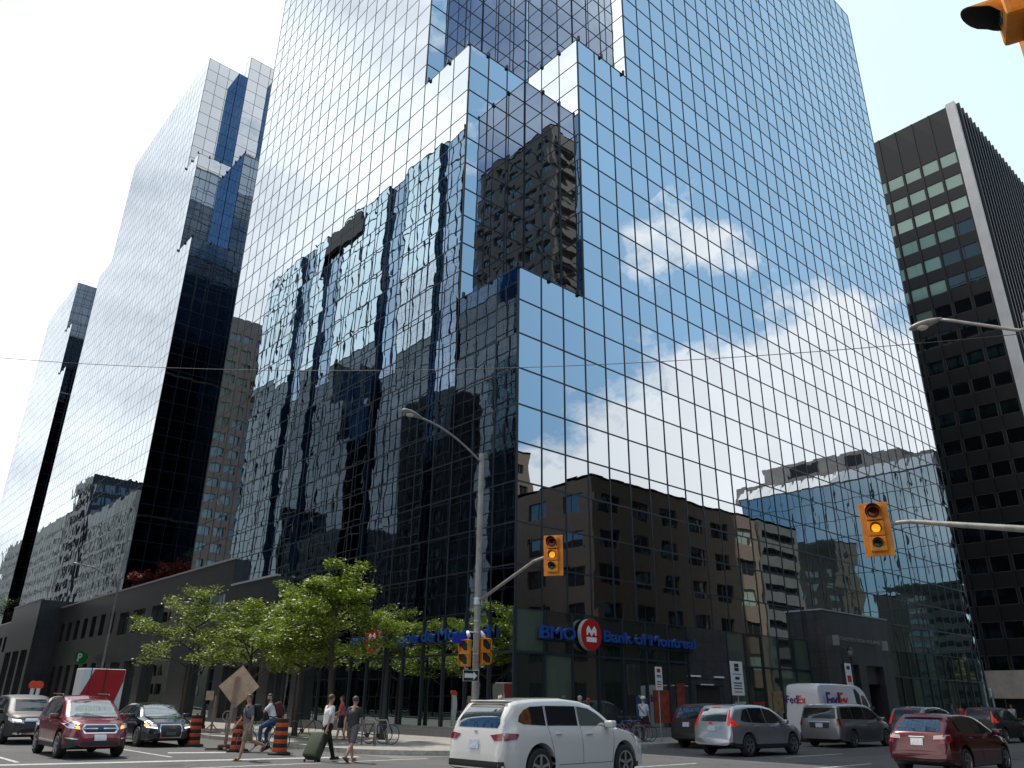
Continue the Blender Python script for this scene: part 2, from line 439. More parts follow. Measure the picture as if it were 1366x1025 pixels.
# painted lines
def line(name, pts, w_, z=.004):
    g = MB()
    for (a, b) in pts:
        a = Vector((*a, z)); b = Vector((*b, z)); t = (b-a).normalized(); n = Vector((-t.y, t.x, 0))*w_/2
        g.quad(a-n, b-n, b+n, a+n)
    return structure(g, name, M_PAINT)
line('stop_line', [((LX0+.4, 26.0), (14.2, 23.0))], .42)
line('crosswalk_line', [((LX0+.4, 21.6), (15.6, 21.3))], .16)
line('lane_line', [((5.4, 25.6), (5.4, 60))], .13)
line('lane_line', [((9.4, 25.6), (9.4, 44))], .13)
line('lane_arrow', [((10.0, 27.6), (11.6, 26.9))], .5)
for i in range(14):
    line('lane_line', [((17.3+i*9, 15.5), (21.3+i*9, 15.5))], .12)
    line('lane_line', [((22.0+i*9, 12.4), (26.0+i*9, 12.4))], .12)
for k, (x, y) in enumerate(((8.3, 22.6), (24.5, 13.6), (33, 10.8), (12.0, 17.5))):
    g = MB(); g.lathe([(0, .006), (.34, .006), (.36, .003), (.36, .001)], (x, y, 0), 'z', 24)
    o = g.build('manhole_cover', mat('cast_iron', (.05, .048, .045), .6, .5, var=.3, vscale=20)); tag(o, ['iron manhole cover near the crosswalk on the left', 'iron manhole cover in the middle of the side street', 'iron manhole cover furthest right in the side street', 'iron manhole cover in the middle of the intersection'][k], 'manhole cover', 'manhole covers')
# ---------------------------------------------------------------- curtain walls
M_GLASS = mirror_glass('coated_glass', (.72, .78, .84), (.012, .014, .018), warp=.0045, wscale=.5, face=(.32, .37, .43), pane=.09)
M_MULL = mat('dark_mullion', (.022, .032, .045), .45, .3)
M_ROOF = mat('roof_gravel', (.18, .18, .17), .9, var=.3)
def jointed(m, bw, bh, dark=.55):
    nt_, b = m.node_tree, m.node_tree.nodes['Principled BSDF']
    src = b.inputs['Base Color'].links[0].from_socket
    tcn = nt_.nodes.new('ShaderNodeTexCoord'); sp = nt_.nodes.new('ShaderNodeSeparateXYZ'); cb = nt_.nodes.new('ShaderNodeCombineXYZ'); ad = nt_.nodes.new('ShaderNodeMath')
    nt_.links.new(tcn.outputs['Object'], sp.inputs[0]); nt_.links.new(sp.outputs[0], ad.inputs[0]); nt_.links.new(sp.outputs[1], ad.inputs[1])
    nt_.links.new(ad.outputs[0], cb.inputs[0]); nt_.links.new(sp.outputs[2], cb.inputs[1])
    br = nt_.nodes.new('ShaderNodeTexBrick'); br.offset = 0; br.inputs['Scale'].default_value = 1
    br.inputs['Brick Width'].default_value = bw; br.inputs['Row Height'].default_value = bh; br.inputs['Mortar Size'].default_value = .012
    br.inputs['Color1'].default_value = (1, 1, 1, 1); br.inputs['Color2'].default_value = (.78, .78, .80, 1); br.inputs['Mortar'].default_value = (dark*.6,)*3+(1,)
    st = nt_.nodes.new('ShaderNodeTexNoise'); st.inputs['Scale'].default_value = 1.0; st.inputs['Detail'].default_value = 5
    mp = nt_.nodes.new('ShaderNodeMapping'); mp.inputs['Scale'].default_value = (2.2, 2.2, .12); nt_.links.new(tcn.outputs['Object'], mp.inputs[0]); nt_.links.new(mp.outputs[0], st.inputs['Vector'])
    r = nt_.nodes.new('ShaderNodeMapRange'); r.inputs['From Min'].default_value = .35; r.inputs['From Max'].default_value = .6; r.inputs['To Min'].default_value = .72; r.inputs['To Max'].default_value = 1
    nt_.links.new(st.outputs['Fac'], r.inputs['Value'])
    nt_.links.new(cb.outputs[0], br.inputs['Vector'])
    mm = nt_.nodes.new('ShaderNodeMix'); mm.data_type = 'RGBA'; mm.blend_type = 'MULTIPLY'; mm.inputs[0].default_value = 1
    nt_.links.new(src, mm.inputs[6]); nt_.links.new(br.outputs['Color'], mm.inputs[7])
    vm = nt_.nodes.new('ShaderNodeVectorMath'); vm.operation = 'SCALE'; nt_.links.new(mm.outputs[2], vm.inputs[0]); nt_.links.new(r.outputs['Result'], vm.inputs['Scale'])
    nt_.links.new(vm.outputs[0], b.inputs['Base Color'])
    return m
M_GRAN = jointed(mat('grey_granite', (.062, .060, .065), .28, var=.35, vscale=9, spec=.5), 1.5, .95)
M_GRAN2 = mat('granite_plinth', (.20, .20, .20), .4, var=.3, vscale=14)
def curtain(parent, p0, u, ncol, mod, z0, z1, nrow, out, glass=None, mw=.028, md=.06, jit=.003, corner=(1, 1), name='curtain_wall', mull=None):
    """one flat wall of glass panes with its grid of mullions; p0 = start point, u = direction, out = outward normal"""
    g = MB(); m = MB()
    ux, uy = u; ox, oy = out
    W = ncol*mod; rh = (z1-z0)/nrow
    rnd = random.Random(int(p0[0]*13+p0[1]*7+z0))
    nc = int(math.ceil(ncol - 1e-6))
    for i in range(nc):
        a0 = i*mod; a1 = min((i+1)*mod, W)
        for j in range(nrow):
            b0 = z0+j*rh; b1 = b0+rh
            q = []
            for a, b in ((a0, b0), (a1, b0), (a1, b1), (a0, b1)):
                d = (rnd.random()-.5)*jit*2
                q.append((p0[0]+ux*a+ox*d, p0[1]+uy*a+oy*d, b))
            g.quad(*q)
    def bar(a0, a1, b0, b1, d0, d1):
        P = lambda a, b, d: (p0[0]+ux*a+ox*d, p0[1]+uy*a+oy*d, b)
        vs = [P(a0,b0,d0),P(a1,b0,d0),P(a1,b0,d1),P(a0,b0,d1),P(a0,b1,d0),P(a1,b1,d0),P(a1,b1,d1),P(a0,b1,d1)]
        m.add(vs, [(0,3,2,1),(4,5,6,7),(0,1,5,4),(1,2,6,5),(2,3,7,6),(3,0,4,7)])
    for i in range(nc+1):
        a = min(i*mod, W)
        w_ = mw*(2.0 if (i == 0 and corner[0]) or (i == nc and corner[1]) else 1)
        lo, hi = a-w_, a+w_
        if i == 0: lo = -.012 if corner[0] else a
        if i == nc: hi = W+.012 if corner[1] else a
        bar(lo, hi, z0, z1, -.03, md)
    for j in range(nrow+1):
        b = z0+j*rh
        lo, hi = b-mw, b+mw
        if j == 0: lo = b
        if j == nrow: lo, hi = b-mw, b+mw
        if j == 0 and z0 > 10: continue
        bar(0, W, lo, hi, -.02, md*.8)
    o = g.build(name, glass or M_GLASS, parent, normals=False)
    m.build('mullion_grid', mull or M_MULL, o)
    return o
MW = [.036]; MD = [.03]
def tower(name, label, x0, y0, x1, y1, tops, steps, rows, zb, modx, mody, far=None, group=None):
    """stepped glass tower: the street corner is cut back in stairs above each roof level"""
    t = empty(name, label, 'office tower', (x0, y0, 0), 0, group)
    P = lambda x, y: (x-x0, y-y0)
    z = zb
    roofs = MB(); br_ = MB()
    for lv, top in enumerate(tops):
        s = steps
        if lv == 0: path = [(x0, y1), (x0, y0), (x1, y0)]
        elif lv == 1: path = [(x0, y1), (x0, y0+s[1]), (x0+s[0], y0+s[1]), (x0+s[0], y0), (x1, y0)]
        else: path = [(x0, y1 if not far else far), (x0, y0+2*s[1]), (x0+s[0], y0+2*s[1]), (x0+s[0], y0+s[1]), (x0+2*s[0], y0+s[1]), (x0+2*s[0], y0), (x1, y0)]
        nr = rows[lv]
        for k in range(len(path)-1):
            a, b = path[k], path[k+1]
            L = math.hypot(b[0]-a[0], b[1]-a[1])
            if abs(b[0]-a[0]) < 1e-6:     # runs along -Y : faces -X
                n = L/mody
                if abs(n-round(n)) < .05: n = round(n)
                curtain(t, P(b[0], b[1]), (0, 1), n, L/n, z, top, nr, (-1, 0), mw=MW[0]*.8, md=MD[0]*.6)
            else:                          # runs along +X : faces -Y
                n = L/modx
                if abs(n-round(n)) < .05: n = round(n)
                curtain(t, P(a[0], a[1]), (1, 0), n, L/n, z, top, nr, (0, -1), mw=MW[0], md=MD[0])
        ye = far if (far and lv == 2) else y1
        curtain(t, P(x1, y0), (0, 1), (ye-y0)/4, 4, z, top, max(1, nr//2), (1, 0))
        curtain(t, P(x0, ye), (1, 0), round((x1-x0)/modx), (x1-x0)/round((x1-x0)/modx), z, top, nr, (0, 1))
        pl = [P(*q) for q in path] + [P(x1, ye)]
        pl[0] = P(x0, ye)
        poly = [(q[0]*1+ (0), q[1]) for q in pl]
        roofs.prism([(q[0]+.06, q[1]+.06) if q[0] < 30 else (q[0]-.06, q[1]+.06) for q in poly], top-.3, top-.04)
        # small window-washing brackets that stick up along the parapet
        for k in range(len(path)-1):
            a, b = path[k], path[k+1]
            L = math.hypot(b[0]-a[0], b[1]-a[1])
            if lv < 2 and L < 8 or lv < 2 and k in (0, len(path)-2):
                for f in ((.0, 2.2, 4.4) if k in (0, len(path)-2) else (L*.33, L*.66)):
                    if k == 0: q = (b[0]-.09, b[1]+f+.06)
                    elif k == len(path)-2: q = (a[0]+f+.06, a[1]-.09)
                    else: q = (a[0]+(b[0]-a[0])*f/L-.05, a[1]+(b[1]-a[1])*f/L-.05)
                    q = P(*q)
                    br_.box(q[0]-.07, q[0]+.07, q[1]-.07, q[1]+.07, top-.1, top+.22)
        z = top
    ro = roofs.build('roof', M_ROOF, t); br_.build('parapet_bracket', M_MULL, ro)
    return t
AX, AY = 23.2, 25.82
ROW0 = 5.41
tA = tower('glass_tower', 'tallest mirrored glass office tower with stepped corner, right behind the street corner lamp pole', AX, AY, AX+33*1.633, AY+24*1.66,
           [ROW0+9*1.9, ROW0+19*1.9, ROW0+39.27*1.9], (3*1.633, 3*1.66), [9, 10, 20], ROW0, 1.633, 1.66, group='mirrored glass towers in a row')
MW[0] = .026; MD[0] = .012
tB = tower('glass_tower', 'mirrored glass office tower with dark blue side face, middle of the three in the row', AX, 83.4, 62, 130.5,
           [51.9, 66.4, 85.4], (4.3, 4.1), [25, 8, 10], 4.9, 1.47, 1.4, far=123.8, group='mirrored glass towers in a row')
tC = tower('glass_tower', 'farthest mirrored glass office tower, narrow at the left edge of the row', AX, 140.1, 60, 170,
           [53.2, 63.0, 73.0], (4.2, 4.3), [26, 5, 5], 4.9, 1.4, 1.43, group='mirrored glass towers in a row')
# ---------------------------------------------------------------- masonry facades with real openings
M_WIN = mirror_glass('window_glass', (.55, .62, .62), (.02, .025, .028), warp=.004, wscale=.8, refl=.18, fmax=.6)
M_WINLIT = mirror_glass('blind_window_glass', (.5, .6, .55), (.30, .38, .32), warp=.004, wscale=.8, refl=.12)
M_FRAME = mat('window_frame', (.10, .09, .08), .5)
M_BEIGE = mat('beige_precast', (.165, .125, .092), .85, var=.12, vscale=1.5, bump=.004, bscale=20)
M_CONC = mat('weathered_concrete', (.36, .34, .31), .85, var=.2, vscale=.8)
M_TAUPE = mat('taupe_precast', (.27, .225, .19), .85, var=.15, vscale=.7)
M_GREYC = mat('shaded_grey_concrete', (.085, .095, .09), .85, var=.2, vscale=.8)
M_BROWN = mat('brown_precast', (.13, .105, .09), .85, var=.15, vscale=.7)
M_DARKM = mat('black_anodised_panel', (.0065, .006, .0075), .4, .1, var=.2, vscale=.6)
def facade(parent, p0, u, out, W, z0, z1, cols, rows, wall, recess=.22, win=None, win_name='window', maxwin=100, frame=None, split=True, skip=None, alt=None):
    """wall sheet with recessed openings at cols x rows; each opening gets its own window part (> frame)"""
    P = lambda a, b, d=0: (p0[0]+u[0]*a+out[0]*d, p0[1]+u[1]*a+out[1]*d, b)
    g = MB()
    A = [0] + [x for c in cols for x in c] + [W]
    B = [z0] + [x for r in rows for x in r] + [z1]
    ops = []
    for i in range(len(A)-1):
        for j in range(len(B)-1):
            if A[i+1]-A[i] < 1e-5 or B[j+1]-B[j] < 1e-5: continue
            a0, a1, b0, b1 = A[i], A[i+1], B[j], B[j+1]
            if i % 2 and j % 2 and not (skip and skip(i//2, j//2)):
                r = -recess
                g.quad(P(a0,b0), P(a1,b0), P(a1,b0,r), P(a0,b0,r)); g.quad(P(a0,b1), P(a1,b1), P(a1,b1,r), P(a0,b1,r))
                g.quad(P(a0,b0), P(a0,b1), P(a0,b1,r), P(a0,b0,r)); g.quad(P(a1,b0), P(a1,b1), P(a1,b1,r), P(a1,b0,r))
                ops.append((a0, a1, b0, b1, i//2, j//2))
            else:
                g.quad(P(a0,b0), P(a1,b0), P(a1,b1), P(a0,b1))
    wo = g.build('wall', wall, parent, normals=False)
    ops.sort(key=lambda o: -o[2]) 
    rest = MB(); restf = MB()
    for k, (a0, a1, b0, b1, i, j) in enumerate(ops):
        m_ = win or M_WIN
        if alt and alt(i, j): m_ = M_WINLIT
        w_ = rest if k >= maxwin else MB()
        w_.quad(P(a0,b0,-recess+.01), P(a1,b0,-recess+.01), P(a1,b1,-recess+.01), P(a0,b1,-recess+.01))
        fr = restf if k >= maxwin else MB()
        fw = .06; d0, d1 = -recess+.012, -recess+.07
        def bar(x0, x1, y0, y1):
            v = [P(x0,y0,d0),P(x1,y0,d0),P(x1,y0,d1),P(x0,y0,d1),P(x0,y1,d0),P(x1,y1,d0),P(x1,y1,d1),P(x0,y1,d1)]
            fr.add(v, [(0,3,2,1),(4,5,6,7),(0,1,5,4),(1,2,6,5),(2,3,7,6),(3,0,4,7)])
        bar(a0, a1, b0, b0+fw); bar(a0, a1, b1-fw, b1); bar(a0, a0+fw, b0+fw, b1-fw); bar(a1-fw, a1, b0+fw, b1-fw)
        if split: bar((a0+a1)/2-.03, (a0+a1)/2+.03, b0+fw, b1-fw)
        if k < maxwin:
            wobj = w_.build(win_name, m_, parent, normals=False)
            fr.build('frame', frame or M_FRAME, wobj, normals=False)
    if rest.v:
        o = rest.build(win_name, win or M_WIN, parent, normals=False); o['kind'] = 'stuff'
        restf.build('frame', frame or M_FRAME, o, normals=False)
    return wo
def spans(start, n, pitch, w_): return [(start+i*pitch, start+i*pitch+w_) for i in range(n)]
def mass(parent, x0, x1, y0, y1, z0, z1, m_, name='wall', inset=.0):
    g = MB(); g.box(x0, x1, y0, y1, z0, z1); return g.build(name, m_, parent)
# ---- beige five-storey block across the side street (seen mirrored)
bx0, bx1, by1, bz = 54.6, 83.2, 2.0, 22.4
b = empty('office_block', 'low beige precast office block with dark square windows, mirrored in the street facade', 'building', (bx0, by1, 0))
rows_ = [(1.0, 3.4)] + [(5.1+i*3.45, 6.9+i*3.45) for i in range(5)]
facade(b, (28.6, 0), (-1, 0), (0, 1), 28.6, 0, bz, spans(1.2, 6, 4.75, 2.7), rows_, M_BEIGE, maxwin=60, alt=lambda i, j: i == 0 and j in (1, 3, 5))
facade(b, (0, 0), (0, -1), (-1, 0), 16, 0, bz, spans(1.4, 3, 5.0, 2.7), rows_, M_BEIGE, maxwin=60)
g = MB(); g.prism([(0, 0), (28.6, 0), (28.6, -22), (16, -22), (0, -16)], bz-.3, bz-.02); g.build('roof', M_ROOF, b)
g = MB(); g.quad((28.6, 0, 0), (28.6, -22, 0), (28.6, -22, bz), (28.6, 0, bz)); g.quad((0, -16, 0), (0, -16, bz), (16, -22, bz), (16, -22, 0)); g.build('side_wall', M_BEIGE, b, normals=False)
g = MB(); g.box(10, 18, -14, -8, bz-.02, bz+1.6); g.build('rooftop_housing', M_DARKM, b)
# ---- small pale block further back
b = empty('apartment_block', 'pale beige apartment block rising behind the low office block', 'building', (66.2, -30, 0))
facade(b, (0, 0), (0, -1), (-1, 0), 14, 0, 36.2, spans(1.5, 3, 4.4, 1.6), [(2+i*3.1, 3.6+i*3.1) for i in range(10)], M_BEIGE, maxwin=40)
facade(b, (10, 0), (-1, 0), (0, 1), 10, 0, 36.2, [(1.3, 2.7), (5, 6.4)], [(1.6+i*3.1, 3.2+i*3.1) for i in range(11)], M_BEIGE, maxwin=40)
g = MB(); g.box(0, 10, -14, 0, 35.9, 36.19); g.build('roof', M_ROOF, b)
# ---- grey banded parking building beside it
b = empty('parking_building', 'grey concrete building with dark ribbon openings, next to the low beige block', 'building', (83.8, 2, 0))
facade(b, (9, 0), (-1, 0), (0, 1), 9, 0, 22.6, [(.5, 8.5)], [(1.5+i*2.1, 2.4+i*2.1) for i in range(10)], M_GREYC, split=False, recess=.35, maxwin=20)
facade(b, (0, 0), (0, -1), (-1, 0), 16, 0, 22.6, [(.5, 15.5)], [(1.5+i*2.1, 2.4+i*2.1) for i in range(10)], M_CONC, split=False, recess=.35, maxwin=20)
g = MB(); g.box(0, 9, -16, 0, 22.3, 22.58); g.build('roof', M_ROOF, b)
# ---- glass building with a white sawtooth crown, at the far end of the side street
M_GREEN = mirror_glass('green_glass', (.50, .60, .60), (.03, .05, .05), warp=.004, wscale=.4, refl=.6)
M_WHITE = mat('white_metal', (.75, .75, .74), .5)
H2 = 35.6
b = empty('glass_building', 'pale green glass building with a white sawtooth crown and concrete penthouse', 'building', (122.5, 10, 0))
for k, (p, u, o_, n) in enumerate([((0, -34), (0, 1), (-1, 0), 17), ((0, 0), (1, 0), (0, 1), 12)]):
    curtain(b, p, u, n, 2.0, 0, H2, 12, o_, glass=M_GREEN, mw=.04, name='curtain_wall')
g = MB()
for i in range(17):
    y = -34+i*2.0
    g.add([(-.5, y, H2), (-.5, y+1.9, H2), (1.4, y+.2, H2+2.2), (1.4, y+1.7, H2+2.2), (1.6, y, H2), (1.6, y+1.9, H2)], [(0, 1, 3, 2), (1, 5, 3), (0, 2, 4), (4, 2, 3, 5), (0, 4, 5, 1)])
g.build('sawtooth_crown', M_WHITE, b)
mass(b, 1.8, 24, -36, -.5, H2-.1, H2+2.9, M_CONC, 'parapet_wall')
g = MB(); g.box(4, 20, -31, -12, H2+2.9, H2+6.0); g.box(4, 14, -12, -6, H2+2.9, H2+5.0); g.build('penthouse', M_CONC, b)
g = MB(); g.box(3.9, 4, -26, -20, H2+3.2, H2+5.4); g.box(3.9, 4, -15, -12.5, H2+3.2, H2+5.4); g.build('louvre', M_DARKM, b)
# ---- brown tower behind the camera (seen twice-mirrored in the corner notch)
b = empty('apartment_tower', 'brown precast apartment tower with balconies, mirrored in the dark corner notch of the tallest tower', 'building', (-22, -17, 0))
rw = [(2.2+i*3.05, 4.0+i*3.05) for i in range(31)]
facade(b, (0, -20), (0, 1), (1, 0), 20, 0, 97.5, spans(1.3, 5, 3.8, 2.3), rw, M_BROWN, maxwin=100, recess=.4)
facade(b, (-16, 0), (1, 0), (0, 1), 16, 0, 97.5, spans(1.0, 4, 3.9, 2.3), rw, M_BROWN, maxwin=100, recess=.4)
g = MB(); g.box(-16, 0, -20, 0, 97.2, 97.49); g.build('roof', M_ROOF, b)
for i in range(14, 31):
    g = MB(); z = 1.5+i*3.05
    g.box(-5.2, -.6, .0, 1.3, z, z+.15); g.box(-5.2, -.6, 1.2, 1.3, z+.15, z+1.1); g.box(-5.2, -5.1, 0, 1.2, z+.15, z+1.1); g.box(-.7, -.6, 0, 1.2, z+.15, z+1.1)
    g.build('balcony', M_BROWN, b)
# ---- mirrored tower across the left street
M_BAY = mirror_glass('silver_glass', (.80, .88, .90), (.05, .07, .08), warp=.0012, wscale=.4, refl=.92)
M_GLASSF = mirror_glass('blue_coated_glass', (.38, .47, .58), (.012, .014, .018), warp=.0012, wscale=.4, refl=.9)
M_DKB = mirror_glass('dark_blue_glass', (.17, .24, .33), (.01, .015, .025), warp=.0015, wscale=.4, refl=.8)
M_DKL = mirror_glass('dim_reflection_glass', (.13, .16, .18), (.008, .009, .010), warp=.0015, wscale=.4, refl=.7)
M_STRIP = mat('bronze_panel', (.12, .10, .09), .4)
b = empty('glass_office_block', 'pale glass office block with projecting bays, mirrored in the left face of the tallest tower', 'building', (-4, 44, 0))
SEG = [(44, 51, 'k', 45), (51, 58, 'k', 45), (58, 67.3, 'k', 45), (67.3, 72.3, 'b', 30), (72.3, 80.5, 'w', 44), (80.5, 85.6, 'b', 42), (85.6, 92.7, 'w', 48), (92.7, 98.5, 'w', 48), (98.5, 104, 'b', 46), (104, 108, 'w', 50), (108, 113, 'b', 46), (113, 118.5, 'w', 50), (118.5, 126, 'w', 52)]
for k, (a0, a1, kd, zs) in enumerate(SEG):
    d = {'k': -.2, 'b': -.5, 'w': 0}[kd]; L = a1-a0; n = max(2, round(L/1.7)); zt = 73.8
    gm = {'k': M_DKB, 'b': M_GLASSF, 'w': M_BAY}[kd]
    curtain(b, (d, a0-44), (0, 1), n, L/n, zs, zt, round((zt-zs)/3.9), (1, 0), glass=gm, mw=.05, jit=0)
    curtain(b, (d, a0-44), (0, 1), n, L/n, 0, zs, round(zs/1.95), (1, 0), glass=M_DKL, mw=.05, jit=0)  # lower storeys tinted darker to paint in the dim towers they mirror
    if k and d != {'k': -.2, 'b': -.5, 'w': 0}[SEG[k-1][2]]:
        curtain(b, (-.5, a0-44), (1, 0), 1, .5, 0, zt, 38, (0, -1), glass=M_DKL, jit=0)
g = MB(); g.box(-.3, .35, 92.7-44, 103.5-44, 69.5, 73.0); g.build('louvre_band', mat('brown_louvre', (.10, .075, .06), .6), b)
curtain(b, (-26, 0), (1, 0), 14, 1.7, 0, 73.0, 38, (0, -1), glass=M_BAY)
g = MB(); g.box(-26, -.6, .1, 82, 72.6, 73.9); g.build('roof', M_STRIP, b)
g = MB(); g.box(-25, -6, 6, 76, 73.9, 75); g.build('penthouse', M_STRIP, b)
# ---- beige apartment tower further up the left street
def simple_block(name, label, x0, x1, y0, y1, H, wall, pitch, ww, fl, wh, recess=.3, cat='building', alt=None, maxwin=90, sides=('E', 'S')):
    b = empty(name, label, cat, (x1, y0, 0))
    L = y1-y0; W = x1-x0
    n = int((L-1)/pitch); nr = int((H-2.5)/fl)
    rw = [(2+i*fl, 2+i*fl+wh) for i in range(nr)]
    if 'E' in sides: facade(b, (0, 0), (0, 1), (1, 0), L, 0, H, spans((L-n*pitch+pitch-ww)/2, n, pitch, ww), rw, wall, recess, maxwin=maxwin, alt=alt)
    if 'S' in sides:
        n = max(1, int((W-.6)/pitch))
        facade(b, (-W, 0), (1, 0), (0, -1), W, 0, H, spans((W-n*pitch+pitch-ww)/2, n, pitch, ww), rw, wall, recess, maxwin=maxwin, alt=alt)
    g = MB(); g.box(-W, -.01, .01, L, H-.3, H-.02); g.build('roof', M_ROOF, b)
    return b
simple_block('apartment_tower', 'tall beige-brown apartment tower mirrored at the left end of the tallest tower', -12, -2.2, 140, 158, 72, M_TAUPE, 2.9, 1.9, 2.95, 1.7, alt=lambda i, j: (i*7+j*3) % 3 != 0)
simple_block('concrete_block', 'ribbed grey concrete block mirrored low in the middle tower', -20, -4, 184, 222, 45, M_CONC, 1.9, .8, 3.6, 2.9)
simple_block('office_block', 'dark narrow office block mirrored low in the middle tower', -20, -4, 226, 244, 57, M_DARKM, 3, 2.2, 3.6, 2.4)
simple_block('concrete_block', 'grey concrete block with a grid of small windows, mirrored lowest in the middle tower', -20, -4, 247, 330, 50, M_CONC, 2.6, 1.2, 3.3, 1.5)
# ---- black office tower on the right
FLH = 3.73
bt = empty('black_office_tower', 'black office tower with rows of pale green windows and a light corner strip', 'office tower', (105, 23.4, 0))
HT = 82.0
rw = [(HT-7.6-1.95-i*FLH, HT-7.6-i*FLH) for i in range(20)][::-1]
M_WING = mirror_glass('sky_bright_window', (.45, .60, .52), (.24, .36, .28), warp=.003, wscale=.6, refl=.30)
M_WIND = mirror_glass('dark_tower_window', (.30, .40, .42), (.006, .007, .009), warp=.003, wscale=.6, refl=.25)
facade(bt, (0, 1.2), (0, 1), (-1, 0), 40, 0, HT, spans(.25, 16, 2.45, 2.15), rw, M_DARKM, .12, win=M_WIND, split=False, maxwin=100,
       alt=lambda i, j: False)
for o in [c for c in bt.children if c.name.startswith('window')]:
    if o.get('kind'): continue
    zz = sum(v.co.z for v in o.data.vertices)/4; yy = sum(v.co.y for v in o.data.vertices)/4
    if zz > 66-2.4*(yy-2.5)+2*math.sin(yy*1.7):  # sky reflection painted in: windows that would mirror open sky get a paler body
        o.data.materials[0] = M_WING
g = MB()
for i in range(17): g.box(-.14, .0, 1.2+i*2.45, 1.2+i*2.45+.12, 0, HT)
g.build('mullion', M_DARKM, bt)
g = MB(); g.box(-.35, .45, .0, 1.19, 0, HT+.2); g.build('corner_strip', mat('pale_corner_metal', (.66, .65, .64), .5, .1, var=.12, vscale=.3), bt)
g = MB(); g.box(.45, 60, .35, .6, 0, HT)
g.build('side_wall', M_DARKM, bt)
g = MB()
for i in range(39): g.box(.7+i*1.5, 1.0+i*1.5, -.35, .34, 0, HT+.3)
g.build('fin', mat('dark_fin', (.007, .009, .013), .45, .2), bt)
g = MB(); g.box(.01, 60, .6, 42, HT-.4, HT-.05); g.build('roof', M_ROOF, bt)
# ---- a few plain background blocks closing the far streets
simple_block('office_block', 'distant grey office block closing the end of the left street', -30, 60, 420, 440, 34, M_CONC, 3.2, 2, 3.6, 1.8, sides=('S',), maxwin=60)
simple_block('office_block', 'distant brown block closing the side street behind the black tower', 330, 350, -10, 60, 30, M_BROWN, 3.2, 2, 3.6, 1.8, sides=(), maxwin=40)

b = empty('office_block', 'plain dark brick block added unseen behind the viewpoint to shade the low beige block', 'building', (24, -1.0, 0))  # unseen block, added to keep light off the beige block's side wall
facade(b, (20, 0), (-1, 0), (0, 1), 20, 0, 19, spans(1.2, 5, 3.8, 2.2), [(.8, 3.2)]+[(5+i*3.4, 6.8+i*3.4) for i in range(4)], M_BROWN, maxwin=30)
facade(b, (20, -24), (0, 1), (1, 0), 24, 0, 19, spans(1.2, 6, 3.8, 2.2), [(5+i*3.4, 6.8+i*3.4) for i in range(4)], M_BROWN, maxwin=30)
g = MB(); g.box(0, 19.99, -24, -.01, 18.6, 18.98); g.box(0, .2, -24, -.01, 0, 18.6); g.build('roof', M_ROOF, b)
# ---------------------------------------------------------------- ground floor of the tallest tower
M_SHOP = mirror_glass('shop_glass', (.55, .62, .60), (.020, .028, .026), warp=.004, wscale=.7, refl=.30)
M_SHOPG = mirror_glass('lit_shop_glass', (.5, .58, .55), (.085, .115, .085), warp=.004, wscale=.7, refl=.16)
M_BLUE = mat('blue_letter', (.012, .065, .28), .35, coat=.3)
M_BLUES = mat('letter_side', (.45, .47, .50), .4)
M_RED = mat('sign_red', (.45, .012, .016), .3, coat=.3)
M_WHITEP = mat('sign_white', (.80, .80, .80), .4)
M_INK = mat('black_paint', (.012, .012, .012), .5)
M_ALU = mat('aluminium', (.45, .45, .45), .35, .8)
def textmesh(body, h, width=None, depth=.03, bold=.0, mirror=False):
    cu = bpy.data.curves.new('t', 'FONT'); cu.body = body; cu.size = 1; cu.extrude = .5; cu.offset = bold; cu.resolution_u = 3
    o = bpy.data.objects.new('t', cu); COL.objects.link(o)
    dg = bpy.context.evaluated_depsgraph_get()
    me = bpy.data.meshes.new_from_object(o.evaluated_get(dg))
    bpy.data.objects.remove(o); bpy.data.curves.remove(cu)
    vs = [v.co.copy() for v in me.vertices]; fs = [tuple(p.vertices) for p in me.polygons]
    bpy.data.meshes.remove(me)
    x0 = min(v.x for v in vs); x1 = max(v.x for v in vs); y0 = 0; y1 = .70
    sy = h/(y1-y0); sx = (width/(x1-x0)) if width else sy
    return [((v.x-x0)*sx, v.y*sy, (v.z+.5)*depth) for v in vs], fs, (x1-x0)*sx
def lettering(name, parent, body, p, u, out, h, width, m, depth=.03, bold=0.0, local=True):
    """raised letters; p = left end of baseline, u = reading direction, out = towards the reader"""
    vs, fs, w_ = textmesh(body, h, width, depth, bold)
    u = Vector(u).normalized(); out = Vector(out).normalized(); up = out.cross(u)
    if up.z < 0: up = -up
    p = Vector(p)
    g = MB(); g.add([p+u*a+up*b+out*c for a, b, c in vs], fs)
    return g.build(name, m, parent)
